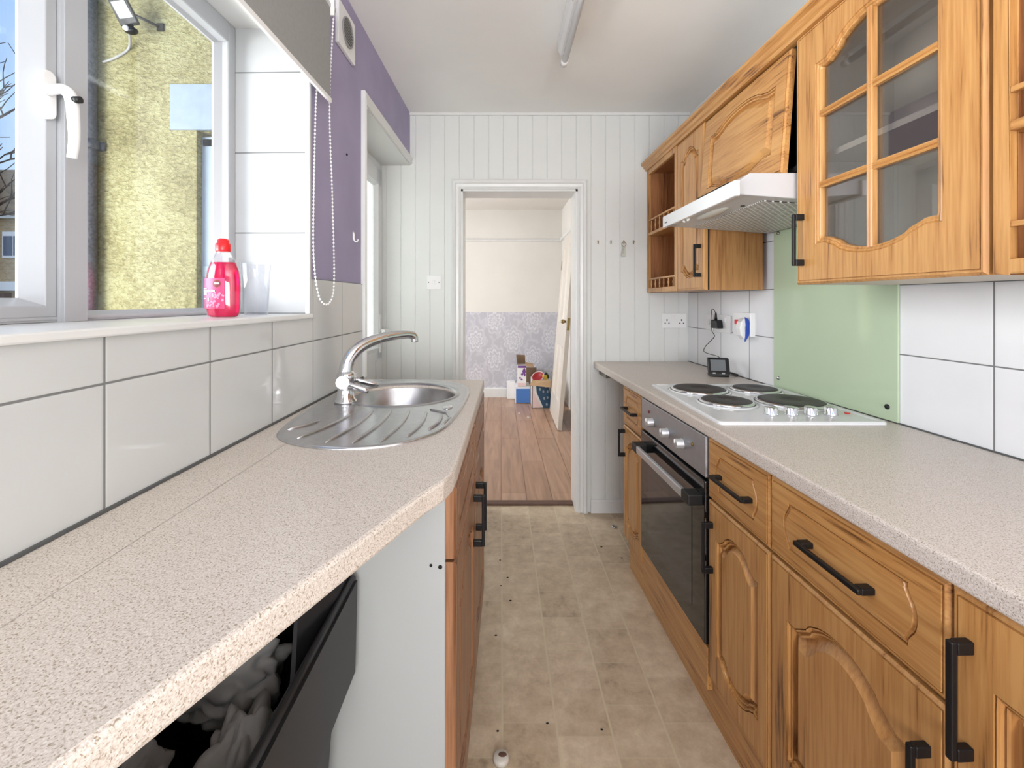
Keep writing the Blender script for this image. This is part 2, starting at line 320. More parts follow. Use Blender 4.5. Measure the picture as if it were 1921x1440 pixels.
# ------------------------------------------------------------------ mesh helpers
AL, AR, AW = -0.0235, 0.0405, 0.0     # plan angle of the left wall, the right wall, and the square-on things
BASE = {}
def rotz(a, p):
    c, s = math.cos(a), math.sin(a); return Vector((c * p[0] - s * p[1], s * p[0] + c * p[1], p[2]))
class MB:
    def __init__(self): self.v = []; self.f = []; self.s = []
    def add(self, vs, fs, smooth=False):
        o = len(self.v); self.v += [Vector(p) for p in vs]
        for f in fs: self.f.append([i + o for i in f]); self.s.append(smooth)
        return self
    def box(self, x0, x1, y0, y1, z0, z1):
        return self.add([(x, y, z) for x in (x0, x1) for y in (y0, y1) for z in (z0, z1)],
                        [(0, 1, 3, 2), (4, 6, 7, 5), (0, 4, 5, 1), (2, 3, 7, 6), (0, 2, 6, 4), (1, 5, 7, 3)])
    def hexa(self, p8):
        """eight points: bottom quad then top quad"""
        return self.add(p8, [(3, 2, 1, 0), (4, 5, 6, 7), (0, 1, 5, 4), (1, 2, 6, 5), (2, 3, 7, 6), (3, 0, 4, 7)])
    def cyl(self, p0, p1, r0, r1=None, n=24, caps=True, smooth=True):
        r1 = r0 if r1 is None else r1; p0 = Vector(p0); p1 = Vector(p1); d = (p1 - p0).normalized()
        a = d.orthogonal().normalized(); b = d.cross(a); vs = []
        for p, r in ((p0, r0), (p1, r1)):
            for i in range(n):
                t = 2 * math.pi * i / n; vs.append(p + a * (r * math.cos(t)) + b * (r * math.sin(t)))
        self.add(vs, [(i, (i + 1) % n, n + (i + 1) % n, n + i) for i in range(n)], smooth)
        o = len(self.v) - 2 * n
        if caps:
            self.f.append([o + i for i in range(n)][::-1]); self.s.append(False)
            self.f.append([o + n + i for i in range(n)]); self.s.append(False)
        return self
    def lathe(self, prof, c, n=32, axis=(0, 0, 1), sx=1, sy=1, closed=False, caps=True):
        ax = Vector(axis).normalized(); a = ax.orthogonal().normalized() if abs(ax.z) < .9 else Vector((1, 0, 0)); b = ax.cross(a); vs = []
        for r, h in prof:
            for i in range(n):
                t = 2 * math.pi * i / n; vs.append(Vector(c) + a * (r * sx * math.cos(t)) + b * (r * sy * math.sin(t)) + ax * h)
        fs = []; m = len(prof)
        for j in range(m - 1 + (1 if closed else 0)):
            k = (j + 1) % m
            fs += [(j * n + i, j * n + (i + 1) % n, k * n + (i + 1) % n, k * n + i) for i in range(n)]
        self.add(vs, fs, True); o = len(self.v) - n * m
        if not closed and caps:
            if prof[0][0] > 1e-6: self.f.append([o + i for i in range(n)][::-1]); self.s.append(False)
            if prof[-1][0] > 1e-6: self.f.append([o + (m - 1) * n + i for i in range(n)]); self.s.append(False)
        return self
    def tube(self, pts, r, n=10, closed=False, flat=1.0):
        pts = [Vector(p) for p in pts]; m = len(pts); rs = r if isinstance(r, (list, tuple)) else [r] * m; vs = []; up = None
        for i, p in enumerate(pts):
            if closed: d = pts[(i + 1) % m] - pts[i - 1]
            else: d = pts[min(i + 1, m - 1)] - pts[max(i - 1, 0)]
            d.normalize()
            if up is None: up = d.orthogonal().normalized()
            up = (up - d * up.dot(d)).normalized(); b = d.cross(up)
            for k in range(n):
                t = 2 * math.pi * k / n; vs.append(p + up * (rs[i] * math.cos(t)) + b * (rs[i] * flat * math.sin(t)))
        fs = []
        for i in range(m if closed else m - 1):
            j = (i + 1) % m
            fs += [(i * n + k, i * n + (k + 1) % n, j * n + (k + 1) % n, j * n + k) for k in range(n)]
        self.add(vs, fs, True); o = len(self.v) - n * m
        if not closed:
            self.f.append([o + k for k in range(n)][::-1]); self.s.append(False)
            self.f.append([o + (m - 1) * n + k for k in range(n)]); self.s.append(False)
        return self
    def prism(self, poly, plane, a, b, smooth=False):
        def P(p, h): return {'xy': (p[0], p[1], h), 'xz': (p[0], h, p[1]), 'yz': (h, p[0], p[1])}[plane]
        n = len(poly); vs = [P(p, a) for p in poly] + [P(p, b) for p in poly]
        self.add(vs, [(i, (i + 1) % n, n + (i + 1) % n, n + i) for i in range(n)], smooth); o = len(self.v) - 2 * n
        self.f.append([o + i for i in range(n)][::-1]); self.s.append(False)
        self.f.append([o + n + i for i in range(n)]); self.s.append(False)
        return self
    def sphere(self, c, r, sc=(1, 1, 1), n=16, m=10):
        vs = [Vector(c) + Vector((0, 0, -r * sc[2]))]; fs = []
        for j in range(1, m):
            ph = math.pi * j / m - math.pi / 2
            for i in range(n):
                t = 2 * math.pi * i / n; vs.append(Vector(c) + Vector((r * sc[0] * math.cos(ph) * math.cos(t), r * sc[1] * math.cos(ph) * math.sin(t), r * sc[2] * math.sin(ph))))
        vs.append(Vector(c) + Vector((0, 0, r * sc[2]))); e = len(vs) - 1
        for i in range(n):
            fs.append((0, 1 + (i + 1) % n, 1 + i)); fs.append((e, 1 + (m - 2) * n + i, 1 + (m - 2) * n + (i + 1) % n))
        for j in range(m - 2):
            for i in range(n): fs.append((1 + j * n + i, 1 + j * n + (i + 1) % n, 1 + (j + 1) * n + (i + 1) % n, 1 + (j + 1) * n + i))
        return self.add(vs, fs, True)
    def filled(self, loops, mk, h0, h1, top=True, bottom=True, sides=True):
        """a slab between h0 and h1 whose outline is loops[0] and whose holes are the other loops; mk(u,v,h)->point"""
        for h, on in ((h1, top), (h0, bottom)):
            if not on: continue
            bm = bmesh.new(); es = []
            for lp in loops:
                vs = [bm.verts.new((p[0], p[1], 0)) for p in lp]
                es += [bm.edges.new((vs[i], vs[(i + 1) % len(vs)])) for i in range(len(vs))]
            bmesh.ops.triangle_fill(bm, use_beauty=True, use_dissolve=False, edges=es)
            bm.verts.index_update()
            self.add([mk(v.co.x, v.co.y, h) for v in bm.verts], [[v.index for v in f.verts] for f in bm.faces]); bm.free()
        if sides:
            for lp in loops:
                n = len(lp); self.add([mk(p[0], p[1], h0) for p in lp] + [mk(p[0], p[1], h1) for p in lp], [(i, (i + 1) % n, n + (i + 1) % n, n + i) for i in range(n)])
        return self
    def rings(self, rs, mk, cap=True, smooth=False):
        """rs: list of (loop, height) of equal length, joined one to the next"""
        n = len(rs[0][0]); vs = [mk(p[0], p[1], h) for lp, h in rs for p in lp]; fs = []
        for j in range(len(rs) - 1): fs += [(j * n + i, j * n + (i + 1) % n, (j + 1) * n + (i + 1) % n, (j + 1) * n + i) for i in range(n)]
        self.add(vs, fs, smooth)
        if cap: self.filled([rs[-1][0]], mk, 0, rs[-1][1], True, False, False)
        return self
    def build(self, name, mat, parent=None, ang=None, bevel=0, base=None, seg=2, merge=True):
        if parent is not None: base, ang = BASE[parent.name]
        else:
            ang = 0 if ang is None else ang
            if base is None:
                xs = [p.x for p in self.v]; ys = [p.y for p in self.v]
                base = Vector(((min(xs) + max(xs)) / 2, (min(ys) + max(ys)) / 2, min(p.z for p in self.v)))
        base = Vector(base)
        me = bpy.data.meshes.new(name); me.from_pydata([p - base for p in self.v], [], self.f)
        for p, s in zip(me.polygons, self.s): p.use_smooth = s
        bm = bmesh.new(); bm.from_mesh(me)
        if merge: bmesh.ops.remove_doubles(bm, verts=bm.verts, dist=1e-5)
        bmesh.ops.recalc_face_normals(bm, faces=bm.faces); bm.to_mesh(me); bm.free()
        me.materials.append(mat)
        o = bpy.data.objects.new(name, me); COL.objects.link(o)
        if parent is not None: o.parent = parent
        else: o.location = rotz(ang, base); o.rotation_euler = (0, 0, ang)
        BASE[o.name] = (base, ang)
        if bevel:
            b = o.modifiers.new('bevel', 'BEVEL'); b.width = bevel; b.segments = seg; b.limit_method = 'ANGLE'; b.angle_limit = math.radians(35)
        return o
def tag(o, label, cat, group=None):
    o['label'] = label; o['category'] = cat
    if group: o['group'] = group
    return o
def thing(name, label, cat, base, ang=0, group=None):
    o = bpy.data.objects.new(name, None); COL.objects.link(o); o.empty_display_size = .05
    o.location = rotz(ang, base); o.rotation_euler = (0, 0, ang); BASE[o.name] = (Vector(base), ang)
    return tag(o, label, cat, group)
def struct(o): o['kind'] = 'structure'; return o
def stuff(o): o['kind'] = 'stuff'; return o
def part(mb, name, mat, parent, bevel=0, label=None, **k):
    o = mb.build(name, mat, parent, bevel=bevel, **k)
    if label: o['label'] = label
    return o
def B(*a): return MB().box(*a)

def shape(pts, t):
    for i in range(len(pts) - 1):
        if t <= pts[i + 1][0]:
            a, b = pts[i], pts[i + 1]; k = (t - a[0]) / (b[0] - a[0]); k = k * k * (3 - 2 * k) if (i < 4) else k
            return a[1] + (b[1] - a[1]) * k
    return pts[-1][1]
ARCH = [(0, 0), (.10, 0), (.125, .10), (.175, .26), (.25, .62), (.33, .84), (.41, .96), (.5, 1)]
def arch(t):
    t = min(t, 1 - t); return shape(ARCH, t)
def outline(u0, u1, v0, v1, top=0, bot=0, side=0, n=40, m=24):
    """closed loop, anticlockwise, with swept arches pushed outwards by top, bot or side"""
    L = []
    for i in range(n): t = i / n; L.append((u0 + (u1 - u0) * t, v0 - bot * arch(t)))
    for i in range(m): t = i / m; L.append((u1 + side * arch(t), v0 + (v1 - v0) * t))
    for i in range(n): t = 1 - i / n; L.append((u0 + (u1 - u0) * t, v1 + top * arch(t)))
    for i in range(m): t = 1 - i / m; L.append((u0 - side * arch(t), v0 + (v1 - v0) * t))
    return L
def inset(L, d):
    n = len(L); R = []
    for i in range(n):
        a = L[i - 1]; b = L[(i + 1) % n]; dx, dy = b[0] - a[0], b[1] - a[1]; l = math.hypot(dx, dy) or 1
        p = L[i]; e = (p[0] - L[i - 1][0], p[1] - L[i - 1][1]); f = (L[(i + 1) % n][0] - p[0], L[(i + 1) % n][1] - p[1])
        le = math.hypot(*e) or 1; lf = math.hypot(*f) or 1; c = max(.35, math.sqrt(max(0, (1 + (e[0] * f[0] + e[1] * f[1]) / (le * lf)) / 2)))
        R.append((p[0] - dy / l * d / c, p[1] + dx / l * d / c))
    return R
def rect(u0, u1, v0, v1): return [(u0, v0), (u1, v0), (u1, v1), (u0, v1)]
def slab_door(u0, u1, v0, v1, mk, th=.02, mt=.055, mb_=.055, ms=.055, top=.0, bot=.0, side=.0, field=.03, drawer=False):
    """raised-panel front: mk(u,v,w) with w=0 at the face and negative going in"""
    b = MB(); e = .005
    outer = rect(u0, u1, v0, v1); inn = rect(u0 + e, u1 - e, v0 + e, v1 - e)
    def rin(d): return rect(u0 + d, u1 - d, v0 + d, v1 - d)
    b.add([mk(*p, -th) for p in outer] + [mk(*p, -e) for p in outer] + [mk(*p, -.0008) for p in inn],
          [(0, 1, 2, 3)] + [(i, (i + 1) % 4, 4 + (i + 1) % 4, 4 + i) for i in range(4)] + [(4 + i, 4 + (i + 1) % 4, 8 + (i + 1) % 4, 8 + i) for i in range(4)])
    L = outline(u0 + ms, u1 - ms, v0 + mb_, v1 - mt, top, bot, side)
    b.rings([(inn, -.0008), (rin(.0075), -.0012), (rin(.0080), -.0045), (rin(.0096), -.0045), (rin(.0102), 0)], mk, cap=False)
    b.filled([rin(.0102), L], mk, 0, 0, True, False, False)
    if drawer:
        prof = [(0, 0), (.0004, -.009), (.0024, -.009), (.0030, -.002), (.0055, -.0045), (.007, -.0045), (.009, -.0005)]
    else:
        prof = [(0, 0), (.0004, -.009), (.0022, -.009), (.0028, -.001), (.0055, -.0025), (.0075, -.0105), (.0092, -.0105), (.0105, -.006), (.0135, -.008), (.0145, -.0178), (.0180, -.0170), (field, -.0035), (field + .0025, -.0015)]
    def ring(d):
        if drawer or d < .010: return inset(L, d)
        return outline(u0 + ms + d, u1 - ms - d, v0 + mb_ + d, v1 - mt - d, top, bot, side)
    b.rings([(ring(d), h) for d, h in prof], mk)
    return b
def bar_handle(mk, c, length, vert, out=.032, wd=.010, th=.009):
    """square bar pull: mk(u,v,w); c=(u,v) centre on the face"""
    b = MB(); h = length / 2
    def bx(u0, u1, v0, v1, w0, w1):
        if not vert: b.add([mk(c[0] + u, c[1] + v, w_) for u in (u0, u1) for v in (v0, v1) for w_ in (w0, w1)], CUBE)
        else: b.add([mk(c[0] + v, c[1] + u, w_) for u in (u0, u1) for v in (v0, v1) for w_ in (w0, w1)], CUBE)
    bx(-h, h, -wd / 2, wd / 2, out - th, out)
    for s in (-1, 1): bx(s * h - (.018 if s > 0 else 0), s * h + (.018 if s < 0 else 0), -wd * .62, wd * .62, -.0005, out - th + .001)
    return b
CUBE = [(0, 1, 3, 2), (4, 6, 7, 5), (0, 4, 5, 1), (2, 3, 7, 6), (0, 2, 6, 4), (1, 5, 7, 3)]
def arc(p, n): return [p(i / n) for i in range(n + 1)]
def spline(P, k=8, closed=False):
    P = [Vector(p) for p in P]; n = len(P); R = []
    for i in range(n if closed else n - 1):
        a, b, c, d = (P[(i - 1) % n], P[i], P[(i + 1) % n], P[(i + 2) % n]) if closed else (P[max(i - 1, 0)], P[i], P[i + 1], P[min(i + 2, n - 1)])
        for j in range(k):
            t = j / k; R.append(.5 * ((2 * b) + (c - a) * t + (2 * a - 5 * b + 4 * c - d) * t * t + (3 * b - a - 3 * c + d) * t ** 3))
    if not closed: R.append(P[-1])
    return R

# ================================================================== ROOM SHELL
CZ = 2.41; YB = 2.74; LX = -.615; RX = 1.25
LW = .965; RW = .9115          # worktop heights
WY0, WY1, WZ0, WZ1 = -.35, 1.351, 1.226, 2.10   # side window opening
DY0, DZ = 1.875, 2.10
OUTX = LX - .255; FX = -.83
# floor
struct(B(-1.0, 1.9, -2.6, 2.83, -.05, 0).build('floor', M_lino, base=(0, 0, 0)))
struct(B(-1.0, 1.9, -2.6, 2.92, CZ, CZ + .1).build('ceiling', M_ceiling, base=(0, 0, 0)))
# left wall with the window and side door openings, built round its holes
b = MB()
b.box(OUTX, LX, -2.6, WY0, 0, CZ + .02).box(OUTX, LX, WY0, WY1, 0, WZ0 - .0).box(OUTX, LX, WY0, WY1, WZ1, CZ + .02)
b.box(OUTX, LX, WY1, DY0, 0, CZ + .02).box(OUTX, LX, DY0, 2.752, DZ, CZ + .02)
struct(b.build('wall_left', M_purple, ang=AL, base=(0, 0, 0)))
# plaster skins inside the window head and the door recess
struct(MB().box(FX - .005, LX + .0015, WY0, WY1 - .0, WZ1 - .004, WZ1 + .0005).build('trim_1', M_white_paint, ang=AL, base=(0, 0, 0)))
struct(MB().box(OUTX + .01, LX + .001, DY0, 2.74, DZ - .006, DZ - .0005).box(OUTX + .1, LX, DY0 - .0, DY0 + .006, 0, DZ).build('trim_2', M_white_paint, ang=AL, base=(0, 0, 0)))
# tiling
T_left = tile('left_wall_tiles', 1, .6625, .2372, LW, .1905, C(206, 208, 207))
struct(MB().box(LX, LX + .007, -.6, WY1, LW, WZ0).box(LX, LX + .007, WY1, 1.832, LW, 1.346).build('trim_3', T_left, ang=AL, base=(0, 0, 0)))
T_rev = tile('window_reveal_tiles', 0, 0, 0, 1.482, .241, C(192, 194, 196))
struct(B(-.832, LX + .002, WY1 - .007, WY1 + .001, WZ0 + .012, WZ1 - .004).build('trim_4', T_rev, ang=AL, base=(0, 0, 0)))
struct(MB().box(LX - .004, LX + .0095, WY1 - .008, WY1 + .004, WZ0 + .012, WZ1).box(LX, LX + .0095, WY1 - .003, WY1 + .006, WZ0, 1.352).build('trim_5', M_grout, ang=AL, base=(0, 0, 0), bevel=.002))
struct(B(LX, LX + .011, -.6, 1.835, LW - .001, LW + .004).build('trim_6', M_sealant, ang=AL, base=(0, 0, 0)))
# sill
struct(B(-.88, LX + .018, WY0, WY1 + .001, WZ0, WZ0 + .014).build('trim_7', M_gloss_white, ang=AL, base=(0, 0, 0), bevel=.003))
# right wall, tiles
struct(B(RX, RX + .2, -2.6, 2.75, 0, CZ + .02).build('wall_right', M_white_paint, ang=AR, base=(0, 0, 0)))
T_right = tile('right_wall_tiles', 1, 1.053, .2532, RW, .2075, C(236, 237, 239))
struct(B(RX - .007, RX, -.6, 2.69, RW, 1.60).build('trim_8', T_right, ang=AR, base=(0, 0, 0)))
struct(B(RX - .010, RX - .006, -.6, 2.69, RW - .001, RW + .003).build('trim_9', M_sealant, ang=AR, base=(0, 0, 0)))
# panelled end wall with the doorway: tongue and groove boards as one wall
OX0, OX1, OZ = -.242, .463, 1.951
b = MB()
def tg(bm_, x0, x1, z0, z1):
    """vertical boards with V grooves, facing -Y at YB"""
    P = .0885; k = math.floor((x0 + .607) / P); xs = [x0]; pts = [(x0, YB)]
    while True:
        k += 1; gx = -.607 + k * P
        if gx >= x1 - .004: break
        if gx > x0 + .004: pts += [(gx - .0035, YB), (gx, YB + .004), (gx + .0035, YB)]
    pts.append((x1, YB)); pts += [(x1, YB + .18), (x0, YB + .18)]
    bm_.prism(pts, 'xy', z0, z1)
tg(b, -.95, OX0, 0, CZ + .02); tg(b, OX0, OX1, OZ, CZ + .02); tg(b, OX1, 1.9, 0, CZ + .02)
struct(b.build('wall_back', M_panel, base=(0, 0, 0), merge=False))
struct(B(-.56, 1.2, YB - .010, YB + .001, CZ - .014, CZ).build('trim_10', M_gloss_white, base=(0, 0, 0)))
# rear wall behind the viewer with an unseen opening added for the fill lamp
b = MB().box(-1.0, -.5, -2.6, -2.4, 0, CZ).box(1.0, 1.9, -2.6, -2.4, 0, CZ).box(-.5, 1.0, -2.6, -2.4, 0, .9).box(-.5, 1.0, -2.6, -2.4, 2.35, CZ)
struct(b.build('wall_rear', M_white_paint, base=(0, 0, 0)))
# skirting
struct(MB().prism([(YB - .016, 0), (YB - .016, .068), (YB - .010, .077), (YB, .077), (YB, 0)], 'yz', OX1 + .078, 1.15).build('baseboard_back', M_gloss_white, base=(0, 0, 0)))
# kitchen doorway: lining and architraves
struct(MB().box(OX0, OX0 + .012, YB - .001, 2.925, 0, OZ).box(OX1 - .012, OX1, YB - .001, 2.925, 0, OZ).box(OX0, OX1, YB - .001, 2.925, OZ - .012, OZ).build('trim_11', M_gloss_white, base=(0, 0, 0)))
def architrave(x_in, x_out, z0, z1, s):
    """moulded upright; profile in plan"""
    w_ = abs(x_out - x_in); prof = [(0, 0), (0, .012), (.18, .016), (.25, .011), (.55, .013), (.62, .020), (.8, .024), (.9, .019), (1, .017), (1, 0)]
    return [(x_in + s * w_ * a, YB - d) for a, d in prof]
def arch_frame(x0, x1, zt, wd, y, sgn=-1):
    prof = [(0, 0), (0, .010), (.15, .015), (.24, .010), (.5, .012), (.58, .019), (.78, .024), (.9, .018), (1, .016), (1, 0)]
    b = MB(); vs = []
    for a, d in prof:
        q = a * wd; vs += [(x0 - q, y + sgn * d, 0), (x0 - q, y + sgn * d, zt + q), (x1 + q, y + sgn * d, zt + q), (x1 + q, y + sgn * d, 0)]
    fs = []
    for j in range(len(prof) - 1):
        for i in range(3): fs.append((j * 4 + i, j * 4 + i + 1, (j + 1) * 4 + i + 1, (j + 1) * 4 + i))
    return b.add(vs, fs)
struct(arch_frame(OX0, OX1, OZ, .060, YB).build('trim_12', M_gloss_white, base=(0, 0, 0)))
struct(B(OX0 + .012, OX1 - .012, 2.825, 2.875, 0, .014).build('trim_13', M_threshold, base=(0, 0, 0), bevel=.004))
# side door recess trim: moulded head and near jamb on the lilac wall
b = MB(); prof = [(0, 0), (0, .010), (.3, .016), (.45, .012), (.8, .020), (1, .016), (1, 0)]; vs = []
for a, d in prof:
    q = a * .038; vs += [(LX + d, DY0 - q, LW), (LX + d, DY0 - q, DZ + q), (LX + d, 2.745, DZ + q)]
fs = []
for j in range(len(prof) - 1):
    for i in range(2): fs.append((j * 3 + i, j * 3 + i + 1, (j + 1) * 3 + i + 1, (j + 1) * 3 + i))
struct(b.add(vs, fs).build('trim_14', M_gloss_white, ang=AL, base=(0, 0, 0)))

# ------------------------------------------------------------------ window
FX = -.83
win = thing('window_1', 'x', 'window', (-.86, .5, WZ0 + .014), AL); del win['label']; del win['category']; struct(win)
zb = WZ0 + .014
b = MB().box(FX - .045, FX, 1.310, WY1 - .007, zb, WZ1 - .004).box(FX - .05, FX, WY0, 1.312, WZ1 - .062, WZ1 - .004)
b.box(FX - .05, FX, WY0, 1.312, zb, zb + .011).box(FX - .07, FX, WY0, WY0 + .06, zb, WZ1)
part(b, 'window_frame', M_upvc, win, bevel=.004)
part(MB().prism([(FX - .045, .809), (FX + .006, .809), (FX + .015, .807), (FX + .015, .852), (FX + .004, .862), (FX - .03, .868), (FX - .045, .868)], 'xy', zb, WZ1 - .06), 'mullion', M_upvc, win, bevel=.0015)
# opening sash: bevelled inner edge towards the glass
def ring_frame(b, x_in, x_gl, u0, u1, v0, v1, wd, slope=.016):
    """picture frame in the y-z plane whose inner lip slopes back to the glass"""
    L = [(u0, v0), (u1, v0), (u1, v1), (u0, v1)]
    def ins(d): return [(u0 + d, v0 + d), (u1 - d, v0 + d), (u1 - d, v1 - d), (u0 + d, v1 - d)]
    seq = [(ins(0), x_gl - .006), (ins(0), x_in), (ins(wd - slope), x_in), (ins(wd), x_gl), (ins(wd), x_gl - .006)]
    n = 4; vs = [(h, p[0], p[1]) for lp, h in seq for p in lp]; m = len(seq); fs = []
    for j in range(m):
        k = (j + 1) % m; fs += [(j * n + i, j * n + (i + 1) % n, k * n + (i + 1) % n, k * n + i) for i in range(n)]
    return b.add(vs, fs)
sash = part(ring_frame(MB(), FX, FX - .035, WY0 + .06, .808, zb + .010, WZ1 - .062, .034, .014), 'sash', M_upvc, win, bevel=.0015)
part(B(FX - .040, FX - .036, WY0 + .09, .777, zb + .04, WZ1 - .09), 'pane', M_glass, sash)
part(ring_frame(MB(), FX - .012, FX - .038, .862, 1.316, zb + .003, WZ1 - .052, .016, .014), 'glazing_bead', M_upvc, win)
part(B(FX - .042, FX - .038, .865, 1.312, zb + .010, WZ1 - .060), 'pane', M_glass, win)
# sash handle
hb = part(MB().prism([(.786 + .013 * math.cos(t) , 1.645 + (.030 if math.sin(t) > 0 else -.030) + .013 * math.sin(t)) for t in [i * math.pi / 10 for i in range(20)]], 'yz', FX, FX + .010), 'handle_plate', M_white, win, bevel=.002)
pts = spline([(FX + .008, .786, 1.652), (FX + .032, .787, 1.655), (FX + .045, .789, 1.640), (FX + .047, .792, 1.600), (FX + .046, .794, 1.565), (FX + .040, .796, 1.535)], 6)
hl = part(MB().tube(pts, [.0115 - .004 * i / len(pts) for i in range(len(pts))], 12, flat=.8), 'handle_lever', M_white, hb)
part(MB().cyl((FX + .050, .789, 1.637), (FX + .062, .790, 1.637), .006), 'key_lock', M_blackpl, hl)

# ------------------------------------------------------------------ side door (half glazed, closed)
door = thing('door_1', 'x', 'door', (-.80, 2.3, 0), AL); del door['label']; del door['category']; struct(door)
DX = -.786
part(MB().box(DX - .05, DX, DY0 + .006, DY0 + .05, 0, DZ - .006).box(DX - .05, DX, 2.715, 2.75, 0, DZ - .006).box(DX - .05, DX, DY0 + .05, 2.715, DZ - .04, DZ - .006), 'door_frame', M_doorpl, door, bevel=.003)
def leaf(b):
    y0, y1 = DY0 + .055, 2.712
    b.box(DX - .045, DX + .004, y0, y0 + .11, .03, DZ - .045).box(DX - .045, DX + .004, y1 - .10, y1, .03, DZ - .045)
    b.box(DX - .045, DX + .004, y0, y1, DZ - .145, DZ - .045).box(DX - .045, DX + .004, y0, y1, .93, 1.01).box(DX - .045, DX + .004, y0, y1, .03, .16)
    return b
part(leaf(MB()), 'door_leaf', M_doorpl, door, bevel=.004)
bd = ring_frame(MB(), DX + .012, DX - .01, DY0 + .155, 2.622, 1.00, DZ - .135, .022, .016)
part(bd, 'glazing_bead', M_doorpl, door)
part(B(DX - .03, DX - .02, DY0 + .16, 2.62, 1.0, DZ - .14), 'pane', M_frost, door)
part(B(DX - .03, DX - .015, DY0 + .16, 2.62, .15, .94), 'lower_panel', M_doorpl, door)
fl = part(MB().box(DX - .015, DX + .006, 2.38, 2.58, .80, 1.0 - .02), 'letter_flap', M_doorpl, door, bevel=.004)
hp = part(B(DX + .004, DX + .012, 2.645, 2.675, .97, 1.20), 'handle_plate', M_white, door, bevel=.003)
part(MB().cyl((DX + .01, 2.66, 1.10), (DX + .055, 2.66, 1.10), .010).box(DX + .042, DX + .062, 2.57, 2.672, 1.088, 1.112), 'handle_lever', M_white, hp, bevel=.004)

# ------------------------------------------------------------------ dining room beyond
DB = 5.98
struct(B(-2.4, .86, 2.83, DB + .1, -.05, .004).build('floor_dining', M_boards, base=(0, 0, 0)))
struct(B(-2.4, .86, 2.92, DB + .1, 2.476, 2.55).build('ceiling_dining', M_cream, base=(0, 0, 0)))
struct(B(-2.4, .86, DB, DB + .12, 1.125, 2.48).build('wall_dining_far', M_cream, base=(0, 0, 0)))
struct(B(-2.4, .86, DB - .001, DB + .12, 0, 1.125).build('wall_dining_papered', M_damask, base=(0, 0, 0)))
struct(B(.805, .95, 2.92, DB, 0, 2.48).build('wall_dining_right', M_cream, base=(0, 0, 0)))
struct(B(-2.36, -2.34, 2.92, 3.95, 0, 2.48).box(-2.36, -2.34, 5.25, DB, 0, 2.48).box(-2.36, -2.34, 3.95, 5.25, 0, .8).box(-2.36, -2.34, 3.95, 5.25, 2.2, 2.48).build('wall_dining_left', M_cream, base=(0, 0, 0)))  # gap in this wall is added to hold the dining fill lamp
struct(MB().prism([(DB - .03, 2.060), (DB - .035, 2.072), (DB - .018, 2.090), (DB, 2.095), (DB, 2.055)], 'yz', -2.36, .805).box(.775, .805, 2.92, DB, 2.06, 2.095).build('trim_15', M_gloss_white, base=(0, 0, 0)))
struct(MB().prism([(DB - .022, 0), (DB - .022, .115), (DB - .012, .128), (DB, .128), (DB, 0)], 'yz', -2.36, .805).build('baseboard_dining', M_gloss_white, base=(0, 0, 0)))
struct(B(.787, .805, 2.93, 4.1, 0, .128).build('baseboard_dining_right', M_gloss_white, base=(0, 0, 0)))
# leaning door leaf
ld = thing('panel_door', 'white four panel door leaf leaning sideways against the dining room wall', 'door', (.56, 4.85, .004))
def lean(u, v, w_):      # u along Y from near edge, v up the leaf, w out of its face (towards -X)
    t = math.atan2(.165, 1.98); up = Vector((math.sin(t), 0, math.cos(t))); out = Vector((-math.cos(t), 0, math.sin(t)))
    return Vector((.552 + .008 * (u / .8), 4.42 + u * .98, .012)) + up * v + out * w_
b = MB(); WD, HD = .82, 1.99
holes = [rect(.11, .36, .25, .80), rect(.46, .71, .25, .80), rect(.11, .36, 1.02, 1.86), rect(.46, .71, 1.02, 1.86)]
b.filled([rect(0, WD, 0, HD)] + holes, lean, -.04, 0)
part(b, 'door_leaf', M_leaddoor, ld)
b = MB()
for h in holes:
    u0, v0 = h[0]; u1, v1 = h[2]
    rs = [(rect(u0, u1, v0, v1), 0), (rect(u0 + .02, u1 - .02, v0 + .02, v1 - .02), -.014)]
    b.rings(rs, lean)
part(b, 'recessed_panel', M_leaddoor, ld)
lk = part(MB().add([lean(u, v, w_) for u in (-.002, .002) for v in (.98, 1.10) for w_ in (-.032, -.008)], CUBE), 'lock_plate', M_brass, ld)
part(MB().cyl(lean(.055, 1.06, -.02), lean(.055, 1.06, .012), .011).sphere(lean(.055, 1.06, .03), .022), 'door_knob', M_brass, ld)
part(MB().add([lean(u, v, w_) for u in (WD - .03, WD + .004) for v in (1.62, 1.72) for w_ in (-.04, .004)], CUBE), 'hinge', M_brass, ld)
# boxes on the dining room floor
bx = thing('storage_box', 'white storage box with a plain blue front on the dining room floor', 'box', (.275, 5.72, .004))
part(MB().box(.18, .362, 5.61, 5.88, .008, .215), 'box_body', M_white, bx, bevel=.003)
part(B(.186, .358, 5.602, 5.611, .012, .185), 'front_panel', M_bluebox, bx)
pb = thing('product_box', 'tall purple and white printed carton with open flaps on top of the blue-fronted box', 'box', (.26, 5.70, .216))
part(MB().box(.205, .31, 5.60, 5.78, .217, .47), 'carton', M_white, pb)
b = MB()
for cx_, cz_, r_, s_ in ((.285, .40, .022, 1.3), (.262, .365, .016, 1), (.292, .36, .012, 1.6), (.235, .32, .012, 1), (.255, .30, .014, .8), (.288, .43, .014, .8)):
    b.add([(cx_ + r_ * math.cos(t), 5.598, cz_ + r_ * s_ * math.sin(t)) for t in [i * math.pi / 6 for i in range(12)]] + [(cx_ + r_ * math.cos(t), 5.5995, cz_ + r_ * s_ * math.sin(t)) for t in [i * math.pi / 6 for i in range(12)]],
          [tuple(range(12)), tuple(range(23, 11, -1))] + [(i, (i + 1) % 12, 12 + (i + 1) % 12, 12 + i) for i in range(12)])
part(b, 'printed_flower', M_purplebox, pb)
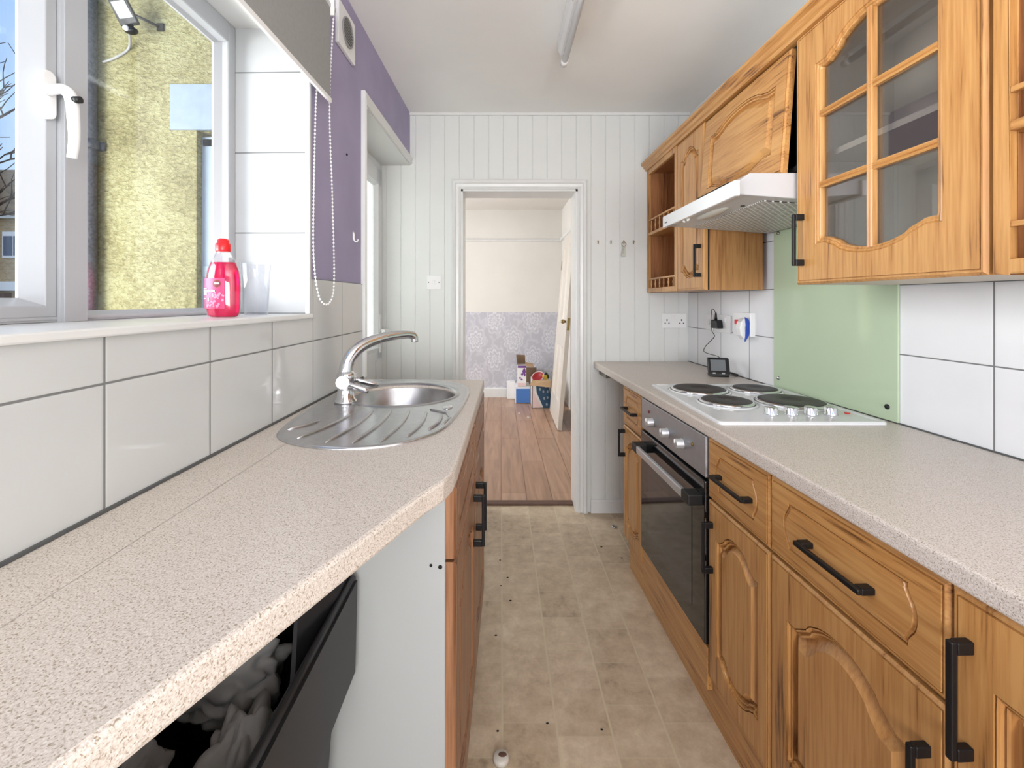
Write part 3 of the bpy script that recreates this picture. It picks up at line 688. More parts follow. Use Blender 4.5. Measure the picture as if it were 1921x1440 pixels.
part(MB().box(.2055, .3095, 5.597, 5.5995, .218, .26), 'printed_base', M_palepink, pb)
part(MB().box(.2055, .3095, 5.597, 5.5995, .445, .47), 'printed_band', M_purplebox, pb)
part(MB().hexa([(.205, 5.62, .47), (.209, 5.62, .47), (.209, 5.78, .47), (.205, 5.78, .47), (.190, 5.60, .575), (.194, 5.60, .575), (.194, 5.78, .59), (.190, 5.78, .59)]), 'flap', M_carddark, pb)
part(MB().hexa([(.205, 5.776, .47), (.31, 5.776, .47), (.31, 5.78, .47), (.205, 5.78, .47), (.2, 5.80, .585), (.305, 5.80, .58), (.305, 5.804, .58), (.2, 5.804, .585)]), 'flap', M_carddark, pb)
part(MB().hexa([(.31, 5.60, .465), (.405, 5.60, .45), (.405, 5.78, .47), (.31, 5.78, .49), (.31, 5.60, .469), (.405, 5.60, .454), (.405, 5.78, .474), (.31, 5.78, .493)]), 'flap', M_card, pb)
cb_ = thing('cardboard_box', 'brown cardboard box standing behind the blue-fronted box', 'box', (.39, 5.90, .004))
part(MB().box(.318, .46, 5.885, 5.95, .005, .40), 'box_body', M_carddark, cb_)
ob = thing('open_carton', 'open carton with a dark blue leaf print and a folded down brown flap', 'box', (.47, 5.5, .004))
b = MB().box(.365, .372, 5.36, 5.60, .006, .335).box(.578, .585, 5.36, 5.60, .006, .335).box(.365, .585, 5.36, 5.367, .006, .335).box(.365, .585, 5.593, 5.60, .006, .335).box(.365, .585, 5.36, 5.60, .005, .012)
part(b, 'carton', M_white, ob)
part(MB().prism([(.41, .333), (.55, .333), (.583, .16), (.583, .01), (.50, .01), (.42, .19)], 'xz', 5.357, 5.3605), 'printed_panel', M_navy, ob)
for cx_, cz_, r_ in ((.43, .30, .016), (.49, .30, .018), (.46, .23, .013), (.50, .20, .011), (.53, .26, .012), (.55, .20, .011), (.51, .12, .012), (.55, .13, .010), (.54, .05, .012)):
    b = MB().add([(cx_ + r_ * math.cos(t), 5.3555, cz_ + r_ * 1.5 * math.sin(t)) for t in [i * math.pi / 5 for i in range(10)]] + [(cx_ + r_ * math.cos(t), 5.3575, cz_ + r_ * 1.5 * math.sin(t)) for t in [i * math.pi / 5 for i in range(10)]],
          [tuple(range(10)), tuple(range(19, 9, -1))] + [(i, (i + 1) % 10, 10 + (i + 1) % 10, 10 + i) for i in range(10)])
    part(b, 'printed_leaf', M_bluewood, ob)
part(MB().prism([(.372, .01), (.372, .30), (.385, .20), (.47, .02), (.47, .01)], 'xz', 5.357, 5.3605), 'printed_corner', M_palepink, ob)
part(MB().hexa([(.365, 5.36, .335), (.585, 5.36, .335), (.585, 5.364, .335), (.365, 5.364, .335), (.335, 5.28, .29), (.575, 5.28, .265), (.575, 5.284, .262), (.335, 5.284, .287)]), 'flap', M_card, ob)
rt = thing('red_dish', 'dark red dish with a pale rim poking out of the open carton', 'dish', (.46, 5.48, .30))
cen = (.455, 5.48, .335)
part(MB().lathe([(.0, .0), (.055, .012), (.075, .035), (.070, .037), (.05, .018), (.0, .006)], cen, 28, axis=(-.35, -.55, .75)), 'dish_body', M_darkred, rt)
part(MB().lathe([(.073, .034), (.080, .037), (.078, .043), (.070, .038)], cen, 28, axis=(-.35, -.55, .75), closed=True), 'dish_rim', M_palepink, rt)
part_ = MB()
for i in range(14):
    a = random.uniform(0, 6.28); e_ = random.uniform(.2, 1.2); l = random.uniform(.04, .075); c0 = Vector((.545, 5.50, .34)); d = Vector((math.cos(a) * math.cos(e_), math.sin(a) * math.cos(e_), math.sin(e_)))
    part_.sphere(c0 + d * l * .6, l * .5, (.55, .55, .8), 8, 6)
tag(part_.build('artificial_plant', M_green), 'dark green bushy plant at the back of the open carton', 'plant')
tag(MB().hexa([(.50, 5.42, .335), (.56, 5.42, .325), (.56, 5.45, .33), (.50, 5.45, .34), (.49, 5.43, .385), (.55, 5.43, .375), (.55, 5.46, .375), (.49, 5.46, .385)]).build('yellow_packet', M_yellow), 'yellow packet beside the red dish in the open carton', 'packet')
tag(MB().box(.075, .185, 5.84, 5.93, .005, .235).build('white_tub', M_white, bevel=.008), 'plain white tub against the dining room skirting', 'tub')
for i, (x_, y_) in enumerate(((.205, 5.10), (.295, 4.93))):
    tag(MB().sphere((x_, y_, .009), .012, (1.2, .8, .45), 8, 5).build('paper_scrap', M_white), ('smaller white paper scrap on the wooden floor, further from the doorway', 'larger white paper scrap on the wooden floor, nearer the doorway')[i], 'paper scrap', 'paper scraps on the wooden floor')

# ------------------------------------------------------------------ outside
struct(B(-40, OUTX - .03, -6, 30, -.12, -.02).build('ground', M_concrete, base=(0, 0, 0)))
YW = 2.80
b = MB().box(-2.53, -1.884, YW, YW + .12, -.02, 5.2).box(-1.884, -1.05, YW, YW + .12, 2.33, 5.2).box(-1.05, -.93, YW, YW + .12, -.02, 5.2).box(-1.884, -1.05, YW, YW + .12, -.02, .9)
b.box(-2.46, -2.36, YW + .12, 3.95, -.02, 5.2).box(-2.46, -2.36, 5.25, DB + .1, -.02, 5.2).box(-2.46, -2.36, 3.95, 5.25, -.02, .8).box(-2.46, -2.36, 3.95, 5.25, 2.2, 5.2)
struct(b.build('wall_outside', M_pebble, base=(0, 0, 0), bevel=.006))
struct(B(-2.04, -.98, YW - .012, YW + .02, 2.33, 2.612).build('trim_16', M_bluestone, base=(0, 0, 0), bevel=.004))
yw = thing('window_2', 'x', 'window', (-1.47, YW + .09, .9)); del yw['label']; del yw['category']; struct(yw)
part(MB().box(-1.884, -1.05, YW + .05, YW + .12, 2.24, 2.31).box(-1.884, -1.81, YW + .05, YW + .12, .9, 2.30).box(-1.10, -1.05, YW + .05, YW + .12, .9, 2.30).box(-1.884, -1.05, YW + .05, YW + .12, .9, .97).box(-1.884, -1.05, YW + .045, YW + .12, 1.42, 1.50), 'window_frame', M_bluewood, yw, bevel=.008)
part(MB().box(-1.81, -1.10, YW + .09, YW + .095, .97, 2.24), 'pane', plain('dark_window_pane', C(84, 90, 92), .12, noise=.3, nscale=12), yw)
dp = thing('downpipe', 'mottled black downpipe at the corner of the yellow pebbledashed wall', 'pipe', (-2.50, YW - .045, -.02))
part(MB().cyl((-2.50, YW - .045, -.02), (-2.50, YW - .045, 5.2), .036), 'pipe', M_pipe, dp)
for z_ in (.6, 2.2, 3.8): part(MB().cyl((-2.50, YW - .045, z_), (-2.50, YW - .045, z_ + .05), .045).box(-2.56, -2.44, YW - .02, YW + .002, z_, z_ + .05), 'pipe_bracket', M_pipe, dp)
# floodlight
flt = thing('floodlight', 'black floodlight with motion sensor on the yellow pebbledashed wall', 'security light', (-2.20, 2.66, 2.80))
fb = part(MB().hexa([(-2.27, 2.70, 2.915), (-2.165, 2.70, 2.935), (-2.165, 2.725, 2.935), (-2.27, 2.725, 2.915), (-2.295, 2.64, 3.03), (-2.19, 2.64, 3.045), (-2.19, 2.665, 3.045), (-2.295, 2.665, 3.03)]), 'lamp_housing', M_black, flt, bevel=.005)
part(MB().hexa([(-2.256, 2.694, 2.932), (-2.180, 2.694, 2.946), (-2.18, 2.70, 2.946), (-2.256, 2.70, 2.932), (-2.276, 2.640, 3.018), (-2.20, 2.640, 3.030), (-2.20, 2.650, 3.030), (-2.276, 2.650, 3.018)]), 'lens', plain('floodlight_lens', C(150, 160, 156), .3), flt)
part(MB().cyl((-2.17, 2.69, 2.97), (-2.10, YW + .005, 2.965), .008).box(-2.12, -2.08, YW - .012, YW + .004, 2.94, 2.985), 'bracket', M_black, flt)
sn = part(MB().sphere((-2.205, 2.70, 2.885), .036, (1.1, .8, .55)).cyl((-2.205, 2.71, 2.89), (-2.21, 2.71, 2.925), .01), 'sensor_body', M_black, flt)
part(MB().sphere((-2.213, 2.672, 2.885), .016), 'sensor_lens', M_white, sn)
tag(MB().tube(spline([(-2.23, 2.72, 2.885), (-2.29, YW - .012, 2.83), (-2.37, YW - .01, 2.775), (-2.45, YW - .012, 2.745)], 6), .007).build('flex_cable', plain('grey_flex', C(150, 150, 146), .5)), 'thin grey cable running from the floodlight down to the downpipe', 'cable')
# street house
hs = thing('terraced_house', 'brown brick terraced house with tiled roof beyond the yard', 'house', (-26, 23, -.02))
part(B(-34, -20.5, 20, 26, -.02, 5.1), 'wall', M_brick, hs)
part(MB().prism([(19.7, 5.0), (23, 7.9), (26.3, 5.0)], 'yz', -34, -20.3), 'roof', M_roof, hs)
part(B(-34, -20.3, 19.66, 19.75, 4.85, 5.12), 'fascia', M_white, hs)
for x_ in (-26.4, -23.9, -21.95):
    hw = part(MB().box(x_, x_ + .95, 19.93, 19.99, 3.15, 4.3), 'window_frame', M_white, hs)
    part(MB().box(x_ + .08, x_ + .45, 19.90, 19.94, 3.25, 4.1).box(x_ + .52, x_ + .87, 19.90, 19.94, 3.25, 4.1), 'pane', M_navy, hw)
gd = part(MB().prism([(-22.8, 5.1), (-22.0, 6.3), (-21.2, 5.1)], 'xz', 19.3, 21), 'dormer_gable', M_bluewood, hs)
part(MB().hexa([(-23, 19.1, 5.0), (-22.8, 19.1, 4.95), (-22.8, 21.8, 4.95), (-23, 21.8, 5.0), (-22.05, 19.1, 6.5), (-22.0, 19.1, 6.3), (-22.0, 21.8, 6.3), (-22.05, 21.8, 6.5)]).hexa([(-21.2, 19.1, 4.95), (-21.0, 19.1, 5.0), (-21.0, 21.8, 5.0), (-21.2, 21.8, 4.95), (-22.0, 19.1, 6.3), (-21.95, 19.1, 6.5), (-21.95, 21.8, 6.5), (-22.0, 21.8, 6.3)]), 'dormer_roof', M_roof, gd)
part(B(-34, -20.4, 19.8, 20, 1.7, 2.1), 'ground_floor_band', M_white, hs)
part(B(-22.3, -21.6, 19.7, 19.99, .6, 1.6), 'garage_door', M_threshold, hs)
b = MB()
def branch(p, d, l, r, k):
    p = Vector(p); d = Vector(d).normalized(); pts = [p]
    for i in range(4):
        d = (d + Vector((random.uniform(-.25, .25), random.uniform(-.25, .25), random.uniform(-.1, .2)))).normalized(); pts.append(pts[-1] + d * l / 4)
    b.tube(pts, [r * (1 - .15 * i) for i in range(5)], 5)
    if k:
        for i in (1, 2, 3, 4):
            for j in range(2):
                branch(pts[i], d + Vector((random.uniform(-1, 1), random.uniform(-1, 1), random.uniform(-.5, .6))), l * .55, r * .5, k - 1)
branch((-10.6, 8, -.02), (0, 0, 1), 2.4, .11, 0); branch((-10.6, 8, 2.2), (.3, .1, 1), 3.0, .06, 2)
branch((-10.6, 8, 2.4), (.9, .1, .5), 1.6, .05, 2); branch((-10.6, 8, 3.6), (.8, .3, .5), 1.9, .05, 2)
tag(b.build('bare_tree', M_branch, merge=False), 'bare leafless tree beyond the kitchen window, in front of the brick house', 'tree')

# ================================================================== LEFT SIDE
# worktop: straight run over the cabinets, then tapering towards the viewer
def wl(X, Y): # world -> left frame
    v = rotz(-AL, (X, Y, 0)); return (v.x, v.y)
outer = [wl(-.485, -.15), wl(-.1245, .742), wl(-.100, .79), wl(-.0875, .84), wl(-.085, .88), wl(-.067, 1.80), wl(-.575, 1.81)]
outer = [(LX + .008, -.40), (-.555, -.30)] + outer[:-1] + [(LX + .008, 1.80)]
SK = [(-.535, 1.10), (-.50, 1.02), (-.42, .968), (-.326, .953), (-.22, .985), (-.15, 1.07), (-.122, 1.2), (-.108, 1.40), (-.106, 1.55), (-.125, 1.645), (-.18, 1.72), (-.27, 1.765), (-.36, 1.78), (-.46, 1.768), (-.53, 1.71), (-.553, 1.6), (-.556, 1.3)]
sk = [wl(p[0], p[1]) for p in spline([(x, y, 0) for x, y in SK], 5, True)]
sk = [(p[0], p[1]) for p in sk]
def circ(cx, cy, r, n=48): return [(cx + r * math.cos(2 * math.pi * i / n), cy + r * math.sin(2 * math.pi * i / n)) for i in range(n)]
bc = wl(-.327, 1.512); BR = .184
ident = lambda u, v, h: (u, v, h)
wt = MB().filled([outer, circ(bc[0], bc[1], BR - .012)], ident, LW - .038, LW)
tag(wt.build('worktop', M_lam, ang=AL, bevel=.006), 'speckled beige laminate worktop with the sink, tapering under the window', 'worktop')
# sink
sink = thing('kitchen_sink', 'stainless steel round bowl sink with ribbed drainer', 'sink', (bc[0], bc[1] - .15, LW), AL)
b = MB(); Z = LW
bowl_l = circ(bc[0], bc[1], BR + .008)
prof = [(0, .0), (.0, .003), (.004, .0055), (.010, .0055), (.016, .0035)]
rs = [(inset(sk, d), Z + h) for d, h in prof]
b.rings(rs, ident, cap=False, smooth=True)
b.filled([rs[-1][0], bowl_l], ident, 0, Z + .0035, True, False, False)
part(b, 'deck', M_steel, sink)
b = MB().lathe([(BR + .008, .0035), (BR + .006, .006), (BR - .002, .006), (BR - .008, .001), (BR - .013, -.012), (BR - .018, -.12), (BR - .035, -.145), (.05, -.152), (.035, -.156), (.0, -.156)], (bc[0], bc[1], Z), 48, caps=False)
part(b, 'bowl', plain('satin_steel', C(186, 186, 188), .28, 1.0, noise=.10, nscale=30), sink)
part(MB().lathe([(.034, -.155), (.030, -.150), (.0, -.1545)], (bc[0], bc[1], Z), 24), 'plughole', M_chrome, sink)
# drainer ribs fanning away from the bowl
b = MB()
for a, bb in (((-.47, 1.18), (-.515, 1.09)), ((-.41, 1.24), (-.46, 1.02)), ((-.36, 1.275), (-.385, .99)), ((-.31, 1.285), (-.325, .985)), ((-.26, 1.285), (-.265, .995)), ((-.21, 1.27), (-.215, 1.03)), ((-.165, 1.24), (-.175, 1.09))):
    p, q = wl(*a), wl(*bb)
    b.tube(arc(lambda t: (p[0] + (q[0] - p[0]) * t + .012 * math.sin(t * 3.14), p[1] + (q[1] - p[1]) * t, Z + .0038 + .0012 * math.sin(min(t, 1 - t) * 3.14)), 12), [.0015] + [.0042] * 11 + [.0015], 8)
part(b, 'drainer_ribs', M_steel, sink)
p, q = wl(-.155, 1.32), wl(-.17, 1.27)
part(MB().lathe([(.0, .0065), (.020, .0065), (.024, .0035)], (p[0], p[1], Z), 24, sx=.6, sy=1.3), 'overflow_plate', M_chrome, sink)
part(MB().tube([(*wl(-.145, 1.13), Z + .004), (*wl(-.135, 1.2), Z + .004), (*wl(-.15, 1.25), Z + .004), (*wl(-.19, 1.28), Z + .004), (*wl(-.2, 1.29), Z + .004)], .004, 8), 'pressed_rib', M_steel, sink)
# tap
tx, ty = wl(-.475, 1.385)
tap = thing('mixer_tap', 'chrome mixer tap with a long curved spout at the sink', 'tap', (tx, ty, Z + .004), AL)
part(MB().lathe([(.034, 0), (.033, .006), (.026, .014), (.023, .045), (.027, .07), (.028, .085), (.022, .094), (.0, .096)], (tx, ty, Z + .004), 32), 'tap_body', M_chrome, tap)
e1, e2 = wl(-.385, 1.56), wl(-.345, 1.575)
sp = spline([(tx, ty, Z + .085), (tx + .004, ty + .008, Z + .125), (tx + .028, ty + .035, Z + .165), (tx + .066, ty + .085, Z + .187), (tx + .115, ty + .145, Z + .197), (tx + .150, ty + .185, Z + .197), (tx + .166, ty + .203, Z + .188), (tx + .168, ty + .206, Z + .170)], 6)
part(MB().tube(sp, [.0225 - .0085 * min(1, i / 30) for i in range(len(sp))], 16, flat=.85), 'spout', M_chrome, tap)
for sgn, nm in ((-1, 'near'), (1, 'far')):
    hx = tx + .008 * sgn; c0 = Vector((tx, ty, Z + .066)); d = Vector((.25 * sgn * 0 + .15, sgn * 1.0, .12)).normalized()
    hl = part(MB().cyl(c0 + d * .012, c0 + d * .045, .018, .019), 'tap_valve', M_chrome, tap)
    part(MB().cyl(c0 + d * .045, c0 + d * .047, .011, .0105), 'indicator_cap', M_silver, hl)
    s0 = c0 + d * .033; s1 = s0 + Vector((.075, .015 * sgn + .02, -.028))
    part(MB().tube([s0, s0 + (s1 - s0) * .4, s0 + (s1 - s0) * .8, s1], [.008, .007, .009, .006], 12, flat=1.3), 'lever', M_chrome, hl)

# left cabinet
XF = -.108
mkL = lambda u, v, w_: (XF + w_, u, v)
lc = thing('sink_cabinet', 'oak sink base cabinet with two doors and two drawer fronts', 'base cabinet', (-.35, 1.33, 0), AL)
part(MB().box(LX + .01, XF - .021, .872, .888, .103, LW - .039), 'side_panel', M_mel, lc, label='grey-white melamine end panel with two screw holes')
part(MB().box(LX + .01, XF - .021, 1.765, 1.78, .103, LW - .039).box(LX + .01, XF - .021, .89, 1.764, .103, .12).box(LX + .01, LX + .02, .89, 1.764, .12, .9), 'carcass', M_mel, lc)
for hx_, hz_, hr_ in ((.030, .765, .004), (.030, .33, .004), (.048, .768, .003)): part(MB().cyl((XF - hx_, .8725, hz_), (XF - hx_, .8712, hz_), hr_), 'screw_hole', M_darkvoid, lc)
for y0, y1, hy in ((.876, 1.327, 1.285), (1.331, 1.778, 1.375)):
    part(slab_door(y0, y1, .778, .923, mkL, .021, .035, .035, .06, side=.014, drawer=True), 'drawer_front', oak_red, lc)
    d = part(slab_door(y0, y1, .15, .772, mkL, .021, .12, .11, .065, top=.045, bot=.03), 'door', oak_red, lc)
    part(bar_handle(mkL, (hy, .655), .145, True), 'handle', M_black, d, bevel=.002)
tag(B(-.19, -.172, .88, 1.78, 0, .101).build('plinth', oak_red, ang=AL), 'oak plinth board under the sink cabinet', 'plinth')

# black bin under the tapering worktop with crumpled cloths
bn = thing('black_bin', 'open black tub in the gap under the worktop', 'bin', (-.45, .66, 0))
def loop4(x0, x1, y0, y1): return [(x0, y0), (x1, y0), (x1, y1), (x0, y1)]
b = MB().rings([(loop4(-.55, -.34, .50, .80), .002), (loop4(-.57, -.31, .48, .83), .50), (loop4(-.575, -.275, .47, .855), .58), (loop4(-.578, -.272, .46, .858), .75), (loop4(-.575, -.278, .465, .852), .75), (loop4(-.568, -.286, .48, .846), .58), (loop4(-.56, -.32, .49, .82), .50), (loop4(-.54, -.35, .51, .79), .012)], lambda u, v, h: (u, v, h))
part(b, 'tub', M_blackpl, bn)
part(MB().tube([(-.284, .47, .752), (-.282, .856, .752), (-.57, .856, .752), (-.57, .47, .752)], .008, 8, closed=True), 'rolled_rim', M_blackpl, bn)
part(MB().hexa([(-.300, .62, .60), (-.290, .62, .60), (-.290, .85, .60), (-.300, .85, .60), (-.335, .74, .80), (-.330, .74, .80), (-.285, .856, .812), (-.292, .856, .812)]), 'inner_flap', M_blackpl, bn)
def cloth(name, c, rx, ry, rz, seed, label):
    b = MB(); n, m = 56, 40; vs = []; fs = []
    for j in range(m + 1):
        ph = math.pi * j / m
        for i in range(n):
            t = 2 * math.pi * i / n; d = Vector((math.sin(ph) * math.cos(t), math.sin(ph) * math.sin(t), math.cos(ph)))
            q = d * 2.2 + Vector((seed * 7.3, seed * 1.7, 0))
            k = 1 + .30 * abs(mn.noise(q)) * 2 - .2 + .10 * abs(mn.noise(q * 3.1))
            vs.append(Vector(c) + Vector((d.x * rx * k, d.y * ry * k, d.z * rz * k)))
    for j in range(m): fs += [(j * n + i, j * n + (i + 1) % n, (j + 1) * n + (i + 1) % n, (j + 1) * n + i) for i in range(n)]
    b.add(vs, fs, True); return tag(b.build(name, M_grey_cloth), label, 'cloth', 'cloths in the black tub')
cloth('crumpled_cloth', (-.45, .755, .655), .085, .06, .07, 1, 'crumpled grey cloth at the back of the black tub')
cloth('crumpled_cloth', (-.365, .64, .60), .06, .075, .09, 2, 'crumpled grey cloth at the right side of the black tub')
cloth('crumpled_cloth', (-.495, .58, .62), .055, .075, .075, 3, 'crumpled grey cloth at the left front of the black tub')
tag(MB().box(LX + .004, LX + .014, .2, .86, 0, .85).build('shade_board', M_darkvoid, ang=AL), 'added dark board standing in for shade behind the black tub', 'board')  # near-black sheet paints the shade of the void under the worktop

# things on the sill
def frm(x, y, ang): return x, y
bx_, by_ = wl(-.665, 1.085)
SZ = WZ0 + .014
bot = thing('washing_up_bottle', 'bottle of pink washing up liquid with a red cap on the window sill', 'bottle', (bx_, by_, SZ), AL)
def blathe(prof, n=36, caps=True): return MB().lathe(prof, (bx_, by_, SZ), n, sx=1.0, sy=.62, caps=caps)
part(blathe([(.0, .001), (.030, .001), (.036, .006), (.038, .02), (.0395, .06), (.0395, .085), (.036, .108), (.029, .130), (.0, .130)]), 'liquid', M_liquid, bot)
part(blathe([(.034, .0003), (.0385, .006), (.0402, .03), (.0408, .06), (.0408, .086), (.037, .110), (.029, .133), (.018, .152), (.014, .160), (.013, .160), (.017, .151), (.028, .132), (.0362, .110), (.040, .086), (.040, .06), (.0394, .03)], caps=False), 'bottle_shell', M_clear, bot)
part(MB().lathe([(.0155, .156), (.0165, .158), (.0165, .174), (.013, .177), (.013, .183), (.009, .187), (.0, .187)], (bx_, by_, SZ), 28), 'cap', M_red, bot)
def onbottle(u, h, off=.0006):     # u: angle across the front, front faces -Y
    a = -math.pi / 2 + u
    r = .0415 + off
    return Vector((bx_ + r * math.cos(a), by_ + r * .62 * math.sin(a), SZ + h))
def patch(u0, u1, h0, h1, off, n=10, fn=None):
    b = MB(); vs = []
    for i in range(n + 1):
        u = u0 + (u1 - u0) * i / n
        for h in (h0, h1): vs += [onbottle(u, h, off), onbottle(u, h, off + .0004)]
    fs = []
    for i in range(n):
        k = i * 4; fs += [(k, k + 4, k + 6, k + 2), (k + 1, k + 3, k + 7, k + 5), (k, k + 1, k + 5, k + 4), (k + 2, k + 6, k + 7, k + 3)]
    fs += [(0, 2, 3, 1), (4 * n, 4 * n + 1, 4 * n + 3, 4 * n + 2)]
    return b.add(vs, fs)
lb = part(patch(-1.35, .45, .020, .092, .0002, 16), 'label', M_label, bot)
def disc(u, h, r, off):
    n = 20; vs = [onbottle(u + r * math.cos(t) / .041, h + r * math.sin(t), off) for t in [2 * math.pi * i / n for i in range(n)]]
    vs2 = [onbottle(u + r * math.cos(t) / .041, h + r * math.sin(t), off + .0004) for t in [2 * math.pi * i / n for i in range(n)]]
    return MB().add(vs + vs2, [tuple(range(n)), tuple(range(2 * n - 1, n - 1, -1))] + [(i, (i + 1) % n, n + (i + 1) % n, n + i) for i in range(n)])
part(disc(.02, .079, .009, .0012), 'badge', M_labeldark, lb)
b = MB()
for u0, u1, h0, h1 in ((-.12, .16, .0775, .0815), (-1.15, -.65, .0665, .0685), (-1.15, -.38, .060, .0645), (-.33, -.08, .060, .0645), (-1.15, -.62, .0535, .058), (-1.15, -.75, .043, .045)):
    q = patch(u0, u1, h0, h1, .0018, 6); b.add(q.v, q.f)
part(b, 'label_text', M_white, lb)
b = MB()
for i in range(46):
    u = random.uniform(-.75, .38); h = random.uniform(.022, .058)
    if h > .030 + .030 * (u + .75) / .8 + .004: continue
    q = disc(u, h, random.uniform(.0018, .0028), .0014 + .0001 * (i % 4)); b.add(q.v, q.f)
part(b, 'berry_print', M_rasp, lb)
gx, gy = wl(-.668, 1.235)
cup = MB().lathe([(.0, .001), (.027, .001), (.0365, .140), (.0375, .1405), (.038, .139), (.0285, .0005), (.0, .0)], (gx, gy, SZ), 40)
tag(cup.build('plastic_cup', M_clear, ang=AL), 'clear plastic tumbler on the window sill beside the pink bottle', 'cup')

# roller blind over the window
BX = LX + .052
bl = thing('roller_blind', 'grey roller blind pulled part way down over the window', 'blind', (BX, .55, 1.90), AL)
part(MB().box(BX - .0008, BX + .0008, WY0 - .05, 1.392, 1.905, 2.195), 'fabric', M_blind, bl)
part(MB().box(BX - .004, BX + .004, WY0 - .05, 1.395, 1.893, 1.906), 'bottom_bar', M_white, bl)
part(MB().cyl((BX - .015, WY0 - .05, 2.195), (BX - .015, 1.392, 2.195), .018), 'roller', M_white, bl)
br = part(MB().box(LX - .001, BX + .012, 1.394, 1.399, 2.165, 2.225).box(LX, LX + .003, 1.385, 1.425, 2.165, 2.225), 'bracket', M_white, bl)
part(MB().cyl((BX - .012, 1.399, 2.195), (BX - .012, 1.418, 2.195), .021), 'chain_drive', M_white, br)
# chain
pts = spline([(BX - .032, 1.408, 2.195), (BX - .034, 1.370, 1.90), (BX - .030, 1.345, 1.60), (BX - .025, 1.332, 1.42), (BX - .018, 1.345, 1.305), (BX - .010, 1.375, 1.268), (BX - .004, 1.415, 1.285), (BX - .003, 1.432, 1.36), (BX - .004, 1.420, 1.60), (BX - .008, 1.408, 1.90), (BX + .004, 1.412, 2.195)], 10)
b = MB().tube(pts, .0009, 5)
# beads at an even pitch
acc = 0; last = pts[0]; step = .0115; k = 0
for i in range(1, len(pts)):
    seg = (pts[i] - last).length; d = (pts[i] - last).normalized() if seg > 0 else Vector((0, 0, 1)); pos = step - acc
    while pos <= seg:
        b.sphere(last + d * pos, .0034, (1, 1, 1), 7, 5); pos += step
    acc = seg - (pos - step); last = pts[i]
part(b, 'bead_chain', M_white, bl)

# extractor vent on the lilac wall
vt = thing('wall_vent', 'white square vent cover with round grille high on the lilac wall', 'vent', (LX, 1.645, 2.18), AL)
part(MB().box(LX, LX + .014, 1.562, 1.728, 2.180, 2.335), 'cover_plate', M_white, vt, bevel=.003)
b = MB().lathe([(.052, .0), (.052, .006), (.047, .006), (.047, .0)], (LX + .013, 1.645, 2.258), 32, axis=(1, 0, 0), closed=True)
for i in range(-4, 5):
    h = math.sqrt(max(0, .047 ** 2 - (i * .0105) ** 2)); b.box(LX + .013, LX + .018, 1.645 - h, 1.645 + h, 2.258 + i * .0105 - .0018, 2.258 + i * .0105 + .0018)
part(b, 'grille', plain('grey_grille', C(150, 150, 150), .5), vt)
part(MB().cyl((LX + .013, 1.645, 2.258), (LX + .0145, 1.645, 2.258), .047), 'grille_backing', M_darkvoid, vt)
tag(MB().tube(spline([(LX + .003, 1.745, 1.540), (LX + .003, 1.745, 1.518), (LX + .006, 1.747, 1.509), (LX + .013, 1.750, 1.508), (LX + .017, 1.752, 1.517)], 5), .0028, 8).box(LX, LX + .002, 1.740, 1.751, 1.514, 1.545).build('wall_hook', M_white, ang=AL), 'small white hook stuck on the lilac wall beside the side door', 'hook')
tag(MB().cyl((LX, 1.672, 1.822), (LX + .004, 1.672, 1.822), .004).build('screw', M_darkvoid, ang=AL), 'dark screw in the lilac wall below the blind', 'screw')

# ================================================================== RIGHT SIDE
FR = .678
mkR = lambda u, v, w_: (FR - w_, u, v)
b = MB().prism([(.668, -.6), (1.242, -.6), (1.242, 2.688), (.668, 2.711)], 'xy', RW - .038, RW)
tag(b.build('worktop', M_lam, ang=AR, bevel=.007, seg=3), 'long speckled grey-beige laminate worktop with the electric hob', 'worktop')
tag(MB().box(.70, .73, 2.55, 2.70, RW - .075, RW - .039).build('support_batten', plain('grey_batten', C(120, 116, 108), .7), ang=AR), 'short grey batten under the far end of the long worktop', 'batten')
def base_unit(y0, y1, drawer, hinge, label, top=.045, hz=.55, hl=.15):
    t = thing('base_cabinet', label, 'base cabinet', (.95, (y0 + y1) / 2, 0), AR, 'oak base cabinets under the long worktop')
    part(MB().box(FR + .030, 1.235, y0 + .001, y1 - .001, .13, RW - .040), 'carcass', oak_side, t)
    g = .002; zt = .868
    if drawer:
        d = part(slab_door(y0 + g, y1 - g, .690, zt, mkR, .020, .038, .038, min(.062, .2 * (y1 - y0)), side=.016 if y1 - y0 > .28 else .010, drawer=True), 'drawer', oak_y, t)
        part(bar_handle(mkR, ((y0 + y1) / 2, .775), min(.165, (y1 - y0) * .55), False), 'handle', M_black, d, bevel=.002)
        zt = .682
    fr = .055 if y1 - y0 > .3 else .045
    d = part(slab_door(y0 + g, y1 - g, .150, zt, mkR, .020, .055 + top, .055 + top * .8, fr, top=top, bot=top * .8, field=.036 if y1 - y0 > .3 else .028), 'door', oak_z, t)
    hy = y1 - .028 if hinge == 'far' else y0 + .032
    part(bar_handle(mkR, (hy, hz), hl, True), 'handle', M_black, d, bevel=.002)
    return t
base_unit(1.902, 2.168, True, 'far', 'narrow oak base cabinet at the far end, beyond the oven', .035, .60, .13)
base_unit(1.045, 1.341, True, 'far', 'narrow oak base cabinet with drawer right beside the oven', .045, .55)
base_unit(.632, 1.045, True, 'near', 'wide oak base cabinet with drawer, second from the oven', .060, .53)
base_unit(.13, .632, False, 'far', 'full height door oak base cabinet with a tall handle nearest the viewer', .055, .725, .165)
tag(B(.705, .722, .05, 2.14, 0, .128).build('plinth', oak_y, ang=AR), 'long oak plinth board under the oven and right hand cabinets', 'plinth')
tag(B(.680, .697, 1.345, 1.899, .10, .228).build('filler_panel', oak_y, ang=AR, bevel=.002), 'plain oak board between the oven and the plinth', 'panel')
